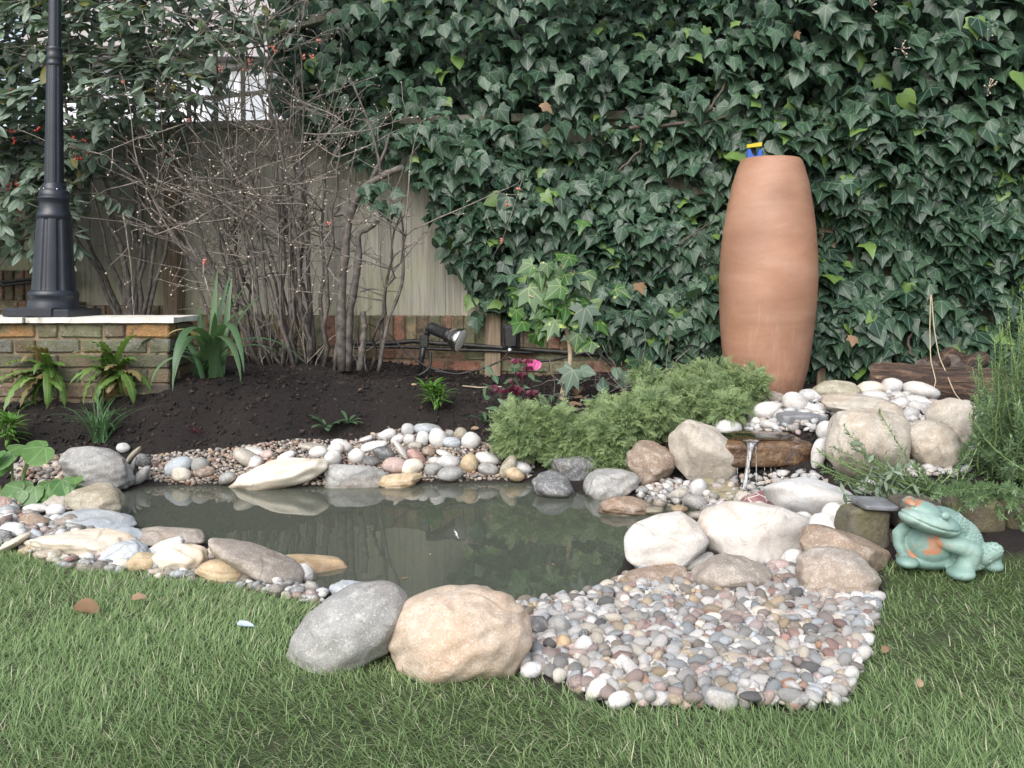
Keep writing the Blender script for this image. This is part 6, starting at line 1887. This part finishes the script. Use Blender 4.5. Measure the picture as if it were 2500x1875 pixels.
# raised warts over the back
bk = (co[:, 0] > fp(1600, 0)[0]) & (no[:, 2] > -.35) & (co[:, 2] > fp(0, 1580)[2]) & ((no[:, 0] > .15) | (no[:, 2] > .45)) & (co[:, 2] < fp(0, 1140)[2])
bk &= ~((co[:, 0] > fp(1870, 0)[0]) & (co[:, 2] < fp(0, 1440)[2]))
bk &= ~((co[:, 1] < -.075) & (co[:, 0] < fp(1760, 0)[0]))
ix = np.where(bk)[0]
rng2 = np.random.default_rng(4)
rng2.shuffle(ix)
acc = []
for i in ix:
    if all(np.sum((co[i] - co[j]) ** 2) > .0088 ** 2 for j in acc): acc.append(i)
    if len(acc) > 420: break
Vs1, Ts1 = ico(2)
acc = np.array(acc)
Xw, Yw, Zw = frame_from(no[acc], rng2.normal(0, 1, (len(acc), 3)))
wm = mesh_np('warts', fuse(Vs1, co[acc], Xw, Yw, Zw, np.tile([.0040, .0040, .0019], (len(acc), 1))), rep(Ts1, len(acc), len(Vs1)))
tag(obj('warts', wm, MAT['glaze'], frog), kind='stuff')

# ------------------------------------------------------------------ litter on the lawn
for (a, b, s_, mt, lab, ax) in ((182, 1500, .075, 'dead', 'larger pale brown dead leaf on the left lawn', (.9, -.3)), (320, 1486, .04, 'dead', 'small orange brown dead leaf on the left lawn', (1, .2)), (2155, 1622, .028, 'dead', 'brown curled leaf on the lawn right of the pebbles', (.6, .6)), (2245, 1710, .025, 'dead', 'dark brown leaf on the lawn at the lower right', (.3, .8)),
                                (1085, 1055, .035, 'dead', 'orange dead leaf on the soil above the far cobbles', (1, .1)), (1150, 1050, .05, 'dead', 'brown dead leaf on the soil near the juniper', (1, .3)), (940, 1046, .035, 'dead', 'brown dead leaf beside the top of the cobble pile', (.8, -.4)), (1003, 942, .035, 'dead', 'tan dead leaf on the soil below the spotlight', (1, .2)), (875, 955, .025, 'dead', 'small pale leaf scrap in the middle of the soil', (.5, .5))):
    p = on_ground([a], [b])[0] + np.array([0, 0, .028 if b > 1300 else .006])
    V_, T_ = leaf_template([(0, 0), (.2, .1), (.3, .4), (.22, .75), (0, 1.0)], -.4, .35, .45)
    XX, YY, ZZ = frame_from(np.array([[.1, -.5, 1.0]]), np.array([[ax[0], ax[1], .1]]))
    o = obj('dead_leaf', mesh_np('dead_leaf', V_, T_, tint=np.full(len(V_), rng.random()), uv=V_), MAT[mt])
    set_axes(o, p, XX[0], YY[0], ZZ[0], s_)
    tag(o, lab, 'leaf')
p = on_ground([578], [1542])[0] + np.array([0, 0, .03])
XX, YY, ZZ = frame_from(np.array([[.1, -.6, 1.0]]), np.array([[1, -.2, .1]]))
V_, T_ = leaf_template([(0, 0), (.3, .1), (.35, .5), (.2, .8), (0, 1.0)], -.3, .3, .45)
o = obj('paper_scrap', mesh_np('paper_scrap', V_, T_), m_flat('pale_blue_scrap', (.36, .43, .58), .6))
set_axes(o, p - np.array([0, 0, .008]), XX[0], YY[0], ZZ[0], (.022, .045, .03))
tag(o, 'pale blue scrap lying in the grass left of the front boulders', 'scrap')

# ------------------------------------------------------------------ lawn grass
def blades(P, yaw, L, Wd, lean, curl, tint):
    """each blade: 3 rings + tip, bent over in its own direction"""
    n = len(P)
    t = np.array([0, .38, .72, 1.0])
    d = np.stack([np.cos(yaw), np.sin(yaw)], -1)
    sd_ = np.stack([-np.sin(yaw), np.cos(yaw)], -1)
    ang_ = lean[:, None] + curl[:, None] * t[None]
    seg = np.diff(t)
    h = np.concatenate([np.zeros((n, 1)), np.cumsum(np.sin(ang_[:, :-1]) * seg, 1)], 1) * L[:, None]
    z = np.concatenate([np.zeros((n, 1)), np.cumsum(np.cos(ang_[:, :-1]) * seg, 1)], 1) * L[:, None]
    w = np.array([.8, 1.0, .7])
    V = np.empty((n, 7, 3))
    for i in range(3):
        c = np.c_[P[:, :2] + d * h[:, i:i + 1], P[:, 2] + z[:, i]]
        off = np.c_[sd_ * (Wd * w[i])[:, None], np.zeros(n)]
        V[:, 2 * i], V[:, 2 * i + 1] = c - off, c + off
    V[:, 6] = np.c_[P[:, :2] + d * h[:, 3:4], P[:, 2] + z[:, 3]]
    T = rep(np.array([[4, 5, 6]]), n, 7)
    Q = rep(np.array([[0, 1, 3, 2], [2, 3, 5, 4]]), n, 7)
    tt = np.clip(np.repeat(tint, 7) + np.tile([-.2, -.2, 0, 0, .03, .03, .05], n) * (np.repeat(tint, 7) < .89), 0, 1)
    return V.reshape(-1, 3), T, Q, tt
NG = 470000
gx_, gy_ = rng.uniform(-3.3, 3.4, NG), 1.28 + (3.5 - 1.28) * rng.random(NG) ** 1.25
worn = wave3(41, 6.5)(np.c_[gx_, gy_, gx_ * 0]) + .5 * wave3(42, 17)(np.c_[gx_, gy_, gx_ * 0])
kp = inside(LAWN, gx_, gy_) & (rng.random(NG) < np.clip(1.25 - 1.1 * np.clip(worn - .35, 0, 1), .25, 1)) & (np.abs(gx_) < gy_ * .66 + .85)
# keep out of the two front boulders and the frog's feet
gx_, gy_ = gx_[kp], gy_[kp]
gz_ = terrain(gx_, gy_) - .004
n = len(gx_)
P2 = np.c_[gx_, gy_, np.zeros(n)]
flow = wave3(31, 2.2)(P2) * 1.5 + wave3(32, 7)(P2) * .9
patch = wave3(33, 3.0)(P2) * .6 + wave3(34, 12)(P2) * .4
yaw = flow * 1.4 + rng.normal(0, 1.25, n) + 2.7
Lb = rng.uniform(.024, .056, n) * (1 + .4 * patch)
lean = np.clip(rng.normal(1.14, .26, n) + .15 * patch, .1, 1.48)
tint = np.clip(rng.normal(.45, .20, n) + .16 * wave3(35, 4)(P2), 0, .88)
dry = rng.random(n) < np.clip(.06 + .07 * wave3(36, 5)(P2), .015, .25)
tint[dry] = 1
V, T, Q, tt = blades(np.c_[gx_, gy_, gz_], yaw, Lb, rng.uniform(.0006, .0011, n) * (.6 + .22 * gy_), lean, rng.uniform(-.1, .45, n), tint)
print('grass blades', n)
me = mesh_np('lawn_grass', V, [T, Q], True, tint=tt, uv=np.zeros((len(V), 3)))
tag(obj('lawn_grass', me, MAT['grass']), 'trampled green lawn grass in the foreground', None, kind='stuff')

# bits floating on the pond
nf = 60
fx, fy = rng.uniform(-1.6, 1.1, nf * 3), rng.uniform(2.3, 3.8, nf * 3)
kp = inside(POND, fx, fy) & (poly_dist(POND, fx, fy) > .03)
fx, fy = fx[kp][:nf], fy[kp][:nf]
n = len(fx)
V0, T0 = LANCE
X, Y, Z = frame_from(np.tile([0, 0, 1.0], (n, 1)), rng.normal(0, 1, (n, 3)) * np.array([1, 1, 0]))
fm = MB().add(fuse(V0 * np.array([2.0, 1, .1]), np.c_[fx, fy, np.full(n, .0025)], X, Y, Z, .006 + .02 * rng.random(n) ** 4), rep(T0, n, len(V0)), tint=np.repeat(rng.random(n), len(V0)))
tag(fm.build('floating_debris', MAT['dead'], None), 'tiny leaf bits floating on the pond', None, kind='stuff')

# crumbs of soil on the planting bed
NS = 26000
cx_, cy_ = rng.uniform(-2.9, 1.6, NS), rng.uniform(3.4, 5.4, NS)
kp = ~inside(LAWN, cx_, cy_) & ~inside(POND, cx_, cy_) & (poly_dist(POND, cx_, cy_) > .12)
kp &= ~((cx_ < -1.7) & (cy_ > WY - .03))
cx_, cy_ = cx_[kp], cy_[kp]
n = len(cx_)
V0 = np.array([[1, 0, 0], [-1, 0, 0], [0, 1, 0], [0, -1, 0], [0, 0, 1], [0, 0, -1.0]])
T0 = np.array([[0, 2, 4], [2, 1, 4], [1, 3, 4], [3, 0, 4], [2, 0, 5], [1, 2, 5], [3, 1, 5], [0, 3, 5]])
X, Y, Z = frame_from(rng.normal(0, 1, (n, 3)), rng.normal(0, 1, (n, 3)))
sz = .003 + .016 * rng.random(n) ** 5
Vc = fuse(V0, np.c_[cx_, cy_, terrain(cx_, cy_) + .004], X, Y, Z, np.c_[sz, sz * rng.uniform(.5, 1, n), sz * rng.uniform(.4, .9, n)])
me = mesh_np('soil_crumbs', Vc, rep(T0, n, 6), False, tint=np.repeat(rng.random(n) ** 2.2, 6))
tag(obj('soil_crumbs', me, MAT['crumb']), 'loose dark crumbs of compost on the planting bed', None, kind='stuff')
